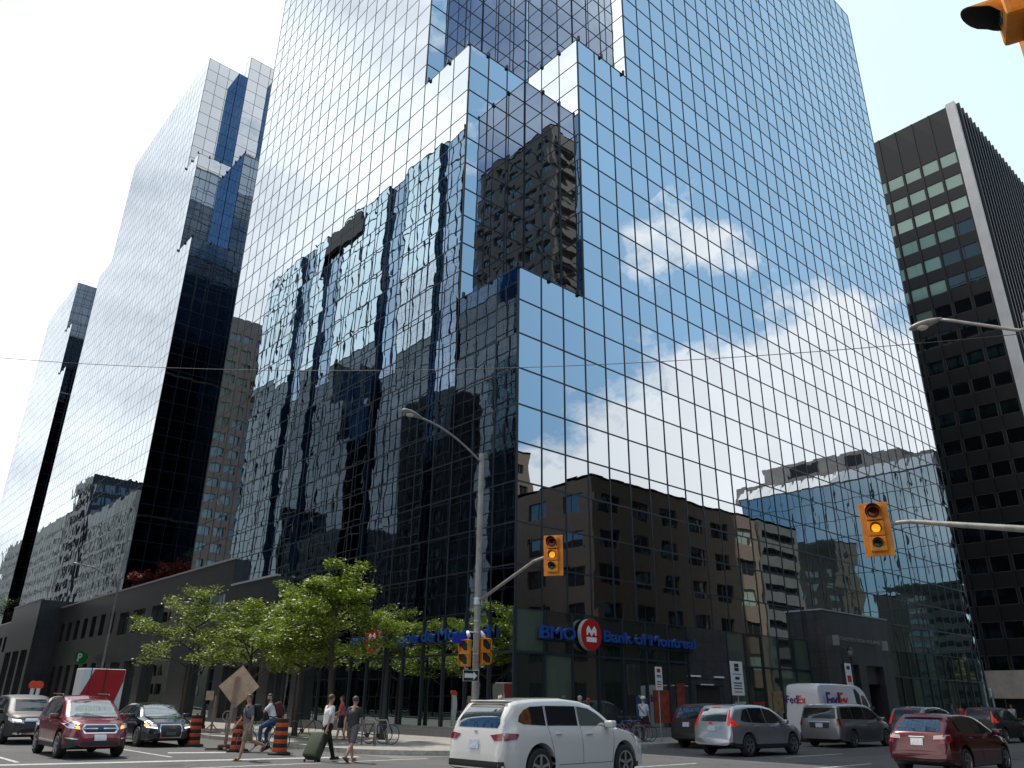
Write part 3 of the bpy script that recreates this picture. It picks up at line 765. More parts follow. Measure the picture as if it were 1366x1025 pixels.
def panelwall(parent, p0, u, out, n, mod, plan, zt=ROW0):
    """storefront: plan[i] = material index of the lower panel"""
    P = lambda a, b, d=0: (p0[0]+u[0]*a+out[0]*d, p0[1]+u[1]*a+out[1]*d, b)
    mats = [M_SHOP, M_SHOPG]
    g = MB(); f = MB(); pl = MB()
    def bar(x0, x1, y0, y1, d0, d1, t=f):
        v = [P(x0,y0,d0),P(x1,y0,d0),P(x1,y0,d1),P(x0,y0,d1),P(x0,y1,d0),P(x1,y1,d0),P(x1,y1,d1),P(x0,y1,d1)]
        t.add(v, [(0,3,2,1),(4,5,6,7),(0,1,5,4),(1,2,6,5),(2,3,7,6),(3,0,4,7)])
    for i in range(n):
        lo, hi = plan[i % len(plan)]
        g.add([P(i*mod, .5), P((i+1)*mod, .5), P((i+1)*mod, 3.62), P(i*mod, 3.62)], [(0,1,2,3)], lo)
        g.add([P(i*mod, 3.62), P((i+1)*mod, 3.62), P((i+1)*mod, zt), P(i*mod, zt)], [(0,1,2,3)], hi)
    for i in range(n+1):
        bar(i*mod-.05, i*mod+.05, .5, zt-.001, -.05, .08)
    bar(0, n*mod, 3.57, 3.67, -.04, .06)
    bar(-.08, n*mod, .0, .42, -.1, .30, pl); bar(-.08, n*mod, .42, .55, -.1, .22, pl)
    o = g.build('storefront_glass', mats, parent, normals=False)
    f.build('mullion_grid', M_MULL, o); pl.build('plinth', M_GRAN2, parent)
L = lambda x, y: (x-AX, y-AY)
D, Lt = 0, 1
panelwall(tA, L(AX, AY), (0, 1), (-1, 0), 11, 1.66, [(D,Lt),(D,D),(D,D),(D,D),(D,D),(D,D)])
panelwall(tA, L(AX, AY), (1, 0), (0, -1), 7, 1.745, [(D,Lt),(Lt,D),(D,D),(D,D),(D,D),(D,D),(D,D)])
panelwall(tA, L(39.0, AY), (1, 0), (0, -1), 5, 1.78, [(Lt,Lt),(D,D),(D,Lt),(Lt,D),(Lt,Lt)])
panelwall(tA, L(57.6, AY), (1, 0), (0, -1), 12, 1.64, [(D,D),(D,Lt),(D,D),(Lt,D)])
g = MB()
g.box(*[35.42-AX, 38.95-AX], -.05, .5, 0, ROW0-.002)
g.build('granite_bay', M_GRAN, tA)
g = MB(); g.box(35.9-AX, 37.9-AX, -.09, -.051, .6, 2.5); g.build('cash_machine_niche', M_INK, tA)
g = MB()
for x in (35.4, 37.5): g.box(x-AX, x-AX+.8, -.16, -.052, 2.95, 3.03)
g.box(36.2-AX, 37.3-AX, -.16, -.092, 2.56, 2.62)
g.build('light_fitting', M_WHITEP, tA)
g = MB(); g.box(35.8-AX, 38.0-AX, -.30, -.052, 2.5, 2.56); g.build('canopy', M_DARKM, tA)
# posters in the shop windows
POST = [(32.4, .75, 1.4, 1.5, (.35, .05, .02)), (34.2, .7, .7, 1.9, (.30, .04, .03)), (31.0, .8, .9, 1.1, (.03, .10, .28)), (41.1, 1.3, 1.2, .5, (.45, .05, .04)), (39.3, 1.0, 1.1, .8, (.5, .42, .35)), (43.2, 1.2, 1.1, 1.2, (.35, .25, .12))]
for x, z, w_, h, c_ in POST:
    g = MB(); g.box(x-AX, x-AX+w_, -.03, -.015, z, z+h)
    g.build('poster', mat('poster_%d' % int(x), c_, .4, var=.5, vscale=3, col2=tuple(k*.3 for k in c_)), tA)
# entrance portal of dark granite
g = MB()
px0, px1, pf = 47.9-AX, 57.0-AX, 24.6-AY
g.box(px0, px0+1.6, pf, .3, 0, 4.1); g.box(px1-1.6, px1, pf, .3, 0, 4.1); g.box(px0+4.0, px0+5.0, pf, .3, 0, 4.1); g.box(px0, px1, pf, .3, 4.1, 7.2)
g.box(px0+1.6, px1-1.6, pf+.35, .3, 3.0, 4.1)
pt = g.build('entrance_portal', M_GRAN, tA)
g = MB(); g.box(px0-.06, px1+.06, pf-.06, .36, 7.2, 7.29); g.build('coping', M_ALU, pt)
g = MB(); g.box(px0+1.6, px1-1.6, .0, .1, 0, 3.0); g.build('door_opening', M_INK, pt)
lettering('lettering', pt, 'CONSTITUTION SQUARE', (px0+1.5, pf-.03, 5.5), (1, 0, 0), (0, -1, 0), .22, 6.0, M_ALU, .03)
g = MB()
for x in (px0+1.0, px1-1.3): g.box(x, x+.22, pf-.32, pf, 5.15, 5.75)
g.build('wall_lamp', M_ALU, pt)
# ---- bank signs
def bank_logo(parent, c, u, out, r):
    u = Vector(u); out = Vector(out); c = Vector(c); up = Vector((0, 0, 1))
    g = MB(); n = 40
    vs = [c+u*r*math.cos(2*math.pi*k/n)+up*r*math.sin(2*math.pi*k/n)+out*d for d in (0, .22) for k in range(n)]
    fs = [tuple(range(n)), tuple(range(n, 2*n))] + [(k, (k+1) % n, n+(k+1) % n, n+k) for k in range(n)]
    g.add(vs, [fs[1]], 0); g.add(vs, [fs[0]]+fs[2:], 1)
    o = g.build('roundel', [M_RED, M_BLUES], parent)
    s = r*.52
    g = MB()
    for poly in ([(-1,-.05),(-1,.75),(-.62,1.25),(0,.55),(.62,1.25),(1,.75),(1,-.05),(.8,-.05),(.55,.45),(0,-.2),(-.55,.45),(-.8,-.05)], [(-1,-.95),(1,-.95),(1,-.3),(-1,-.3)]):
        g.prism([(a*s*.9, b*s*.9-.02) for a, b in poly], .221, .235, lambda a, b, h: tuple(c+u*a+up*b+out*h))
    g.build('emblem', M_WHITEP, o)
    return o
t = empty('bank_sign', 'blue lettering reading BMO Bank of Montreal with red roundel on the street facade', 'sign', (24.5, AY-.15, 4.25), 0, 'bank signs over the ground floor')
lettering('lettering', t, 'BMO', (0, 0, 0), (1, 0, 0), (0, -1, 0), .52, 2.2, M_BLUE, .14, .02)
lettering('lettering', t, 'Bank of Montreal', (4.1, 0, .06), (1, 0, 0), (0, -1, 0), .50, 7.15, M_BLUE, .14, .02)
bank_logo(t, (3.15, .02, .30), (1, 0, 0), (0, -1, 0), .70)
g = MB(); g.box(0, 11.2, .05, .12, -.10, -.04); g.build('mounting_rail', M_MULL, t)
t = empty('bank_sign', 'blue lettering reading BMO Banque de Montréal with red roundel above the sidewalk trees', 'sign', (AX-.15, 38.8, 4.22), 0, 'bank signs over the ground floor')
lettering('lettering', t, 'BMO', (0, 0, 0), (0, -1, 0), (-1, 0, 0), .50, 1.3, M_BLUE, .14, .02)
lettering('lettering', t, 'Banque de Montréal', (0, -3.1, .04), (0, -1, 0), (-1, 0, 0), .52, 8.5, M_BLUE, .14, .02)
bank_logo(t, (.02, -2.2, .30), (0, -1, 0), (-1, 0, 0), .68)
g = MB(); g.box(.05, .12, -11.6, 0, -.10, -.04); g.build('mounting_rail', M_MULL, t)
# ---------------------------------------------------------------- granite podium along the left street
b = empty('granite_podium', 'grey granite podium with slot windows and dark colonnade along the left street', 'podium', (22.6, 44, 0))
def pod(y0, y1, zt, cols, rows, xf=0.0, skip=None, mw=100):
    facade(b, (xf, y0-44), (0, 1), (-1, 0), y1-y0, 0, zt, cols, rows, M_GRAN, .5, win=M_SHOP, win_name='opening', split=False, skip=skip, maxwin=mw)
    g = MB(); g.quad((xf, y0-44, 0), (30, y0-44, 0), (30, y0-44, zt), (xf, y0-44, zt)); g.quad((xf, y0-44, zt-.01), (30, y0-44, zt-.01), (30, y1-44, zt-.01), (xf, y1-44, zt-.01))
    g.build('roof', M_GRAN, b, normals=False)
    g = MB(); g.box(xf-.08, xf+.25, y0-44-.08, y1-44, zt, zt+.12); g.build('coping', mat('pale_coping', (.5, .5, .5), .4), b)
pod(44.1, 48.3, 7.0, [(.6, 3.6)], [(.4, 3.6)])
pod(48.3, 55.3, 9.0, [(.8, 3.2), (4.0, 6.4)], [(.4, 3.6)])
pod(55.3, 81, 10.9, [(.9, 6.2), (9.8, 16.2), (17.6, 21.0), (22.2, 24.9)], [(.3, 4.5), (6.85, 8.8)])
pod(81, 103, 10.9, spans(.8, 7, 3.0, 1.5), [(.3, 4.6), (7.1, 9.1)])
pod(117, 150, 10.9, spans(.8, 11, 3.0, 1.6), [(.3, 4.6), (7.1, 9.1)])
pod(150, 215, 10.4, spans(.8, 21, 3.0, 1.6), [(.3, 4.6), (7.1, 9.1)])
pod(103, 117, 11.7, [(1.2, 4.4), (5.4, 8.6), (9.6, 12.8)], [(.3, 6.4)], xf=-2.2)
g = MB(); g.box(-2.2, .3, 59, 73, .0, 11.19); 
# planting on the podium roof
def leafmat(name, c1, c2):
    m = bpy.data.materials.new(name); m.use_nodes = True; nt_ = m.node_tree; bs = nt_.nodes['Principled BSDF']
    at = nt_.nodes.new('ShaderNodeObjectInfo'); geo = nt_.nodes.new('ShaderNodeNewGeometry')
    r = nt_.nodes.new('ShaderNodeValToRGB'); r.color_ramp.elements[0].color = (*c1, 1); r.color_ramp.elements[1].color = (*c2, 1)
    nt_.links.new(geo.outputs['Random Per Island'], r.inputs['Fac']); nt_.links.new(r.outputs['Color'], bs.inputs['Base Color'])
    bs.inputs['Roughness'].default_value = .5
    tr = nt_.nodes.new('ShaderNodeBsdfTranslucent'); mx = nt_.nodes.new('ShaderNodeMixShader'); mx.inputs[0].default_value = .35
    nt_.links.new(r.outputs['Color'], tr.inputs['Color'])
    out = nt_.nodes['Material Output']
    nt_.links.new(bs.outputs[0], mx.inputs[1]); nt_.links.new(tr.outputs[0], mx.inputs[2]); nt_.links.new(mx.outputs[0], out.inputs['Surface'])
    return m
M_LEAF = leafmat('fresh_leaf', (.09, .15, .008), (.30, .38, .035))
M_LEAFD = leafmat('dark_leaf', (.03, .07, .012), (.08, .14, .02))
M_LEAFR = leafmat('red_leaf', (.12, .015, .012), (.30, .04, .03))
M_LEAFY = leafmat('yellow_leaf', (.15, .22, .02), (.35, .40, .04))
M_BARK = mat('bark', (.075, .055, .042), .9, var=.4, vscale=20, bump=.01, bscale=40)
def leaves(mb, c, r, n, size, flat=.75, rnd=random):
    for _ in range(n):
        while True:
            d = Vector((rnd.uniform(-1,1), rnd.uniform(-1,1), rnd.uniform(-1,1)))
            if d.length < 1: break
        k = .45+.55*rnd.random()
        p = Vector(c)+Vector((d.x*r, d.y*r, d.z*r*flat))*k*1.2
        a = Vector((rnd.gauss(0,1), rnd.gauss(0,1), rnd.gauss(0,.35))).normalized()
        nn = Vector((rnd.gauss(0,.5), rnd.gauss(0,.5), 1)).normalized()
        b_ = nn.cross(a).normalized()*size*rnd.uniform(.35, .6); a = a*size*rnd.uniform(.7, 1.2)
        mb.add([p-a, p-b_*.9+a*.1, p+a, p+b_*.9+a*.1], [(0,1,2,3)])
def tree(name, label, base, H, R0, trunkh, seed, nclump=60, nleaf=95, lean=(0,0), leaf=M_LEAF, size=.095, group=None, layers=True, trad=.11, cat='tree'):
    rnd = random.Random(seed)
    t = empty(name, label, cat, base, rnd.random()*6, group)
    tk = MB(); lf = MB()
    top = Vector((lean[0], lean[1], trunkh))
    tk.tube([(0,0,-.05), (lean[0]*.2, lean[1]*.2, trunkh*.5), top, (lean[0]*1.5, lean[1]*1.5, H*.72)], [trad*1.25, trad, trad*.8, .02], 8)
    limbs = []
    nl = 9
    for i in range(nl):
        z = trunkh*.9+(H-trunkh)*.62*(i/nl)
        a = i*2.4+rnd.random()*.7
        L_ = R0*(.95-.35*i/nl)*rnd.uniform(.85, 1.1)
        s = Vector((lean[0]*z/trunkh*.9, lean[1]*z/trunkh*.9, z))
        m_ = s+Vector((math.cos(a)*L_*.5, math.sin(a)*L_*.5, L_*.30+rnd.uniform(-.1,.2)))
        e = s+Vector((math.cos(a)*L_, math.sin(a)*L_, L_*.42+rnd.uniform(-.3,.3)))
        tk.tube([s, m_, e], [trad*.45, trad*.28, .012], 6)
        limbs.append((s, m_, e))
        for q in range(3):
            f = .35+.2*q; p = s.lerp(e, f)+Vector((0,0,.05)); a2 = a+rnd.choice((-1,1))*rnd.uniform(.5,1.1)
            e2 = p+Vector((math.cos(a2)*L_*.4, math.sin(a2)*L_*.4, rnd.uniform(.0,.5)))
            tk.tube([p, e2], [.025, .008], 5); limbs.append((p, p.lerp(e2, .5), e2))
    for i in range(nclump):
        s, m_, e = limbs[i % len(limbs)]
        f = rnd.uniform(.35, 1.08)
        p = (s.lerp(m_, f*2) if f < .5 else m_.lerp(e, (f-.5)*2)) + Vector((rnd.gauss(0,.22), rnd.gauss(0,.22), rnd.gauss(.10,.2)))*R0/3
        if p.z > H: p.z = H-rnd.random()*.5
        leaves(lf, p, R0*rnd.uniform(.14, .26), nleaf, size, .45 if layers else .8, rnd)
    for i in range(14):
        a = rnd.random()*6.3; rr = R0*rnd.random()*.45
        leaves(lf, (math.cos(a)*rr+lean[0], math.sin(a)*rr+lean[1], H*.80+rnd.random()*H*.18), R0*.2, nleaf, size, .5, rnd)
    tk.build('trunk', M_BARK, t, smooth=True); o = lf.build('crown', leaf, t, normals=False)
    return t
def at_az(px, py, D):
    p = atdist(px, py, D); return p
TG = 'sidewalk trees in front of the tower'
tree('sidewalk_tree', 'largest leafy street tree, between the diamond sign and the bank roundel', G(436, 987, .14), 7.3, 2.9, 2.9, 11, nclump=120, nleaf=105, lean=(.1, -.1), group=TG)
tree('sidewalk_tree', 'leafy street tree just left of the largest one, above the cyclist', G(392, 982, .14), 6.7, 2.7, 2.5, 5, nclump=95, nleaf=100, group=TG)
tree('sidewalk_tree', 'leftmost street tree in front of the granite podium, behind the dark sedan', G(240, 972, .14), 7.3, 3.3, 2.9, 23, nclump=64, nleaf=90, group=TG)
tree('sidewalk_tree', 'middle street tree partly hidden by the diamond sign', G(322, 977, .14), 6.2, 2.8, 2.5, 31, nclump=72, nleaf=95, group=TG)
def shrub(name, label, c, r, h, leaf, seed, n=26, group=None, cat='shrub', size=.13):
    rnd = random.Random(seed); t = empty(name, label, cat, c, 0, group); lf = MB(); tk = MB()
    for i in range(6):
        a = rnd.random()*6.3; tk.tube([(0,0,0), (math.cos(a)*r*.6, math.sin(a)*r*.6, h*.7)], [.04, .012], 5)
    for i in range(n):
        a = rnd.random()*6.3; rr = r*math.sqrt(rnd.random())
        leaves(lf, (math.cos(a)*rr, math.sin(a)*rr, h*rnd.uniform(.25, .95)), r*.3, 90, size, .8, rnd)
    tk.build('stem', M_BARK, t); lf.build('foliage', leaf, t, normals=False); return t
shrub('shrub', 'green bushy tree on the podium roof, against the dark face of the middle tower', (29.5, 79.5, 10.9), 2.1, 4.2, M_LEAFD, 3, 40, 'planting on the podium roof')
shrub('shrub', 'red-leaved shrub on the podium roof under the green tree', (26.4, 76.5, 10.9), 2.0, 2.6, M_LEAFR, 4, 34, 'planting on the podium roof')
shrub('shrub', 'red-leaved shrub on the podium roof nearest the middle tower corner', (24.6, 80.0, 10.9), 1.6, 1.9, M_LEAFR, 8, 26, 'planting on the podium roof')
shrub('shrub', 'green shrub on the podium roof in the far gap by the farthest tower', (23.9, 139, 10.9), 2.6, 4.2, M_LEAFD, 6, 34, 'planting on the podium roof')
tree('sapling', 'small yellow-green sapling in front of the black tower', (81.5, 22.6, .14), 5.6, 1.3, 3.6, 77, nclump=16, nleaf=60, leaf=M_LEAFY, size=.10, trad=.05)
# ---- low wing with a green awning at the right edge
b = empty('low_wing', 'low pale stone wing with a dark green awning under the black tower', 'building', (99, 23.6, 0))
facade(b, (0, 0), (1, 0), (0, -1), 40, 0, 5.4, spans(1, 9, 4.3, 3.4), [(.2, 2.6)], M_CONC, .4, win=M_SHOP, maxwin=12)
facade(b, (0, 0), (0, 1), (-1, 0), 12, 0, 5.4, spans(1, 2, 5, 4), [(.2, 2.6)], M_CONC, .4, win=M_SHOP, maxwin=12)
g = MB(); g.box(0, 40, 0, .3, 5.1, 5.38); g.build('roof', M_ROOF, b)
g = MB(); g.prism([(0, 2.75), (0, 4.1), (-2.0, 2.9), (-2.0, 2.75)], -1, 24, lambda a, b_, h: (h, a-.01, b_)); g.build('awning', mat('green_canvas', (.01, .10, .07), .8), b)
# ---------------------------------------------------------------- vehicles
def paint(name, col, metal=.25, rough=.28):
    return mat(name, col, rough, metal, coat=1.0, spec=.5)
M_TYRE = mat('tyre_rubber', (.018, .018, .018), .75)
M_RIM = mat('alloy_rim', (.42, .42, .43), .3, .85)
M_CGLASS = mirror_glass('car_glass', (.75, .82, .85), (.012, .014, .016), warp=.001, wscale=2, refl=.03, fmax=.30)
M_CGLASSL = mirror_glass('car_glass_light', (.8, .85, .85), (.10, .12, .12), warp=.001, wscale=2, refl=.25)
M_TRIM = mat('black_trim', (.02, .02, .021), .55)
M_CHROME = mat('chrome', (.7, .7, .71), .15, 1.0)
M_TAIL = mat('tail_lamp', (.22, .006, .008), .15, coat=1.0)
M_TAILON = mat('lit_tail_lamp', (.42, .012, .008), .2, emit=(1, .05, .02), estr=.22)
M_AMBER = mat('amber_lamp', (.8, .25, .02), .2, emit=(1, .35, .05), estr=2.2)
M_LAMP = mat('head_lamp', (.62, .66, .70), .08, .3, coat=1.0)
M_LAMPON = mat('lit_head_lamp', (.9, .8, .7), .1, emit=(1, .82, .6), estr=2.5)
M_PLATE = mat('number_plate', (.62, .66, .72), .5, var=.25, vscale=18, col2=(.28, .36, .55))
M_SEAM = mat('panel_gap', (.006, .006, .006), .8)
def interp(tab, x, smooth=False):
    if x <= tab[0][0]: return tab[0][1]
    for (a, va), (b, vb) in zip(tab, tab[1:]):
        if x <= b:
            t = (x-a)/(b-a) if b > a else 1
            if smooth: t = t*t*(3-2*t)
            return va+(vb-va)*t
    return tab[-1][1]
def wheel(parent, x, y, r, w_, spokes=5, rim=M_RIM, k=.66):
    s = 1 if y > 0 else -1
    g = MB(); g.lathe([(r*.62, -w_*.5), (r*.9, -w_*.5), (r*.98, -w_*.36), (r, -w_*.2), (r, w_*.2), (r*.98, w_*.36), (r*.9, w_*.5), (r*.62, w_*.5)], (0, 0, 0), 'y', 28, closed=True)
    wo = g.build('wheel', M_TYRE, parent, angle=45, loc=(x, y, r))
    g = MB(); g.lathe([(.0, s*w_*.30), (r*.60, s*w_*.30), (r*.60, s*w_*.12), (0, s*w_*.12)], (0, 0, 0), 'y', 20, mi=1)
    g.lathe([(r*.56, s*w_*.2), (r*.67, s*w_*.2), (r*.67, s*w_*.52), (r*.60, s*w_*.50)], (0, 0, 0), 'y', 28, closed=True)
    for i in range(spokes):
        a = 2*math.pi*i/spokes+.3
        d = Vector((math.cos(a), 0, math.sin(a))); t = Vector((-math.sin(a), 0, math.cos(a)))
        g.obox(d*r*.34+Vector((0, s*w_*.42, 0)), (r*.30, r*(.075 if spokes < 8 else .04), w_*.08), d, t, (0, 1, 0))
    g.lathe([(0, s*w_*.5), (r*.12, s*w_*.5), (r*.14, s*w_*.36), (0, s*w_*.36)], (0, 0, 0), 'y', 14)
    g.build('rim', [rim, M_TRIM], wo, angle=40)
    return wo
class Car:
    def __init__(s, name, label, cat, m_paint, spec, loc, yaw, group=None):
        s.sp = spec; s.paint = m_paint
        s.root = empty(name, label, cat, loc, yaw, group)
        s.body()
    def zt(s, x): return interp(s.sp['top'], x)
    def belt(s, x): return interp(s.sp['belt'], x)
    def hw(s, x): return interp(s.sp['plan'], x, True)*s.sp['W']/2
    def zb(s, x):
        sp = s.sp; z = interp(sp['bot'], x); r = sp['wr']*1.14
        for xc in sp['wx']:
            d = abs(x-xc)
            if d < r: z = max(z, sp['wr']+math.sqrt(r*r-d*d))
        return z
    def body(s):
        sp = s.sp; L = sp['L']; xs = set()
        n = 56
        for i in range(n+1): xs.add(round(L*i/n, 3))
        for x, _ in sp['top']: xs.add(round(min(max(x, 0), L), 3))
        r = sp['wr']*1.14
        for xc in sp['wx']:
            for i in range(25):
                xs.add(round(xc-r*math.cos(math.pi*i/24), 3))
            xs.add(round(xc-r-.004, 3)); xs.add(round(xc+r+.004, 3))
        for e in (.012, .03, .06, .1, .16): xs.add(e); xs.add(round(L-e, 3))
        xs = sorted(x for x in xs if 0 <= x <= L)
        xx = [xs[0]]
        for x in xs[1:]:
            if x-xx[-1] > .003: xx.append(x)
        K = 9; vs = []; fs = []; mi = []
        taper = sp.get('tumble', .76); H = max(z for _, z in sp['top'])
        ringn = None; clad = sp.get('clad', 0)
        for x in xx:
            zb, zt, zbe = s.zb(x), s.zt(x), s.belt(x)
            w_ = s.hw(x); ring = [(0, zb), (w_*.80, zb)]
            zs = min(zbe, zt-.10)
            zs = max(zs, zb+.05)
            zlo = min(zb+.04, zs-.01)
            for k in range(7):
                z = zlo+(zs-zlo)*k/6
                h = (z-interp(sp['bot'], x))/max(.2, zs-interp(sp['bot'], x))
                f = .955+.045*math.sin(min(1, max(0, h))*math.pi*.85+.25)
                if h > .86: f -= .02*(h-.86)/.14
                ring.append((w_*f, z))
            wtop = ring[-1][0]
            # greenhouse or bonnet: shoulder, pillar, roof edge, roof
            hg = zt-zs
            wr_ = wtop*(1-(1-taper)*min(1, hg/(H-zbe+.001))) if hg > .16 else wtop*.93
            ring.append((wtop*.985, zs+min(.03, hg*.3)))
            for f in (.25, .5, .75):
                ring.append((wtop*.98+(wr_-wtop*.98)*f, zs+.03+(hg-.03-min(.07, hg*.5))*f))
            ring.append((wr_, zt-min(.07, hg*.5)))
            ring.append((wr_*.93, zt-min(.022, hg*.2)))
            ring.append((wr_*.72, zt-min(.004, hg*.05)))
            ring.append((wr_*.36, zt+.008)); ring.append((0, zt+.012))
            if ringn is None: ringn = len(ring)
            full = [(x-L/2, y, z) for y, z in ring] + [(x-L/2, -y, z) for y, z in ring[-2:0:-1]]
            vs += full
        m = 2*ringn-2
        for i in range(len(xx)-1):
            for k in range(m):
                k2 = (k+1) % m
                fs.append((i*m+k, i*m+k2, (i+1)*m+k2, (i+1)*m+k))
                kk = k if k < ringn-1 else m-1-k
                zc = sum(vs[j][2] for j in fs[-1])/4
                mi.append(1 if (kk < 1 or zc < clad) else 0)
        fs.append(tuple(range(m-1, -1, -1))); mi.append(0)
        fs.append(tuple((len(xx)-1)*m+k for k in range(m))); mi.append(0)
        g = MB(); g.v = vs; g.f = fs; g.m = mi
        s.bo = g.build('body', [s.paint, M_TRIM], s.root, angle=38)
        s.bvh = BVHTree.FromPolygons([Vector(v) for v in vs], [tuple(f) for f in fs])
        s.off = L/2
        wy = sp['W']/2-sp.get('ww', .235)/2-.012
        for xc in sp['wx']:
            for sy in (1, -1):
                wheel(s.root, xc-L/2, sy*wy, sp['wr'], sp.get('ww', .235), sp.get('spokes', 5))
    def decal(s, name, poly, axis, m, off=.006, parent=None, label=None, cell=.09, both=False, thick=0.0):
        """panel lying on the body: poly in (x,z) for sides '+y'/'-y', in (y,z) for '-x' (rear) / '+x' (front), in (x,y) for '+z'"""
        if both:
            s.decal(name, poly, '+y', m, off, parent, label, cell); return s.decal(name, poly, '-y', m, off, parent, label, cell)
        bm = bmesh.new()
        vs = [bm.verts.new((a, b, 0)) for a, b in poly]
        bm.faces.new(vs)
        xs = [p[0] for p in poly]; ys = [p[1] for p in poly]
        for lo, hi, ax in ((min(xs), max(xs), 0), (min(ys), max(ys), 1)):
            k = int((hi-lo)/cell)
            for i in range(1, k+1):
                c = lo+(hi-lo)*i/(k+1); co = [0, 0, 0]; no = [0, 0, 0]; co[ax] = c; no[ax] = 1
                bmesh.ops.bisect_plane(bm, geom=bm.verts[:]+bm.edges[:]+bm.faces[:], plane_co=co, plane_no=no)
        sgn = 1 if axis[0] == '+' else -1
        for v in bm.verts:
            a, b = v.co.x, v.co.y
            if axis[1] == 'y': o = Vector((a-s.off, sgn*3, b)); d = Vector((0, -sgn, 0))
            elif axis[1] == 'x': o = Vector((sgn*6, a, b)); d = Vector((-sgn, 0, 0))
            else: o = Vector((a-s.off, b, 4)); d = Vector((0, 0, -1))
            h, nrm, _, _ = s.bvh.ray_cast(o, d)
            if h is None:
                h, nrm, _, _ = s.bvh.find_nearest(o+d*(3 if axis[1] == 'y' else 6-s.off+.1))
            if nrm.dot(d) > 0: nrm = -nrm
            n2 = (nrm - d*.4).normalized()
            v.co = h+n2*off
        if thick:
            bmesh.ops.solidify(bm, geom=bm.faces[:], thickness=thick)
        me = bpy.data.meshes.new(name); bm.to_mesh(me); bm.free()
        me.materials.append(m)
        me.polygons.foreach_set('use_smooth', [True]*len(me.polygons))
        o = link(name, me, parent or s.root)
        if label: o['label'] = label
        return o
    def seam(s, pts, axis='y', w_=.010, both=True):
        for (a, b) in zip(pts, pts[1:]):
            d = Vector((b[0]-a[0], b[1]-a[1])).normalized(); n = Vector((-d.y, d.x))*w_/2
            p = [(a[0]-n.x, a[1]-n.y), (b[0]-n.x, b[1]-n.y), (b[0]+n.x, b[1]+n.y), (a[0]+n.x, a[1]+n.y)]
            s.decal('panel_gap', p, '+'+axis, M_SEAM, .003, cell=.12, both=both, parent=s.bo)
    def handle(s, x, z, m=None, both=True):
        for sy in ((1, -1) if both else (1,)):
            h, _, _, _ = s.bvh.ray_cast(Vector((x-s.off, sy*3, z)), Vector((0, -sy, 0)))
            g = MB(); g.bbox(h+Vector((0, sy*.02, 0)), (.10, .018, .016), .008)
            g.build('door_handle', m or s.paint, s.root, smooth=True)
    def mirror(s, x, z, m=None):
        for sy in (1, -1):
            y = s.hw(x)*.97
            g = MB(); g.bbox((x-s.off, sy*(y+.10), z+.05), (.085, .115, .075), .035); g.bbox((x-s.off+.02, sy*(y-.01), z), (.05, .06, .03), .012, mi=1)
            g.build('wing_mirror', [m or s.paint, M_TRIM], s.root, smooth=True)
    def mirrorx(s, poly): return [(-a, b) for a, b in poly]
    def pair(s, name, poly, axis, m, off=.008, label=None, parent=None):
        s.decal(name, poly, axis, m, off, parent, label); s.decal(name, [(-a, b) for a, b in poly], axis, m, off, parent, label)
    def plate(s, z, axis='-x', w_=.16, h=.085, m=None):
        return s.decal('number_plate', [(-w_, z-h), (w_, z-h), (w_, z+h), (-w_, z+h)], axis, m or M_PLATE, .018)
def clip(poly, sh): return [(a+sh, b) for a, b in poly]
def rails(c, x0, x1, m=M_CHROME, y=.0):
    for sy in (1, -1):
        g = MB(); w_ = c.hw((x0+x1)/2)*c.sp.get('tumble', .76)*.93
        p = [(x0-c.off, sy*w_, c.zt(x0)), (x0+.12-c.off, sy*w_, c.zt(x0+.12)+.06), (x1-.12-c.off, sy*w_, c.zt(x1-.12)+.06), (x1-c.off, sy*w_, c.zt(x1))]
        g.tube(p, .018, 8); g.build('roof_rail', m, c.root, smooth=True)
# ---- body shapes; x runs from the rear bumper (0) to the nose (L)
SUV3 = dict(L=4.86, W=1.93, wr=.38, wx=[1.07, 3.86], ww=.25, spokes=5, tumble=.80, clad=.34,
    top=[(0, .62), (.03, .80), (.06, .95), (.10, 1.10), (.20, 1.35), (.34, 1.51), (.44, 1.62), (.62, 1.665), (1.2, 1.715), (2.0, 1.73), (2.5, 1.69), (2.9, 1.60), (3.2, 1.45), (3.62, 1.18), (3.80, 1.13), (4.2, 1.06), (4.55, .97), (4.74, .88), (4.82, .72), (4.86, .55)],
    belt=[(0, .98), (.5, 1.12), (2.5, 1.09), (3.7, 1.06), (4.4, .95), (4.86, .7)],
    plan=[(0, .80), (.12, .90), (.5, .97), (1.1, 1), (3.6, 1), (4.3, .95), (4.65, .84), (4.86, .62)],
    bot=[(0, .36), (.3, .27), (.8, .24), (4.2, .24), (4.7, .26), (4.86, .32)])
def CSUV(**k):
    d = dict(L=4.55, W=1.82, wr=.35, wx=[.92, 3.62], ww=.235, spokes=5, tumble=.78, clad=.42,
    top=[(0, .60), (.03, .78), (.07, .96), (.13, 1.10), (.26, 1.32), (.42, 1.52), (.52, 1.60), (.9, 1.645), (1.6, 1.66), (2.2, 1.63), (2.65, 1.55), (2.95, 1.42), (3.45, 1.12), (3.65, 1.06), (4.05, 1.0), (4.3, .92), (4.44, .78), (4.55, .55)],
    belt=[(0, .94), (.5, 1.05), (2.5, 1.0), (3.4, .98), (4.1, .88), (4.55, .66)],
    plan=[(0, .78), (.12, .89), (.5, .97), (1.0, 1), (3.4, 1), (4.0, .95), (4.35, .83), (4.55, .62)],
    bot=[(0, .36), (.3, .27), (.8, .23), (4.0, .23), (4.4, .26), (4.55, .32)])
    d.update(k); return d
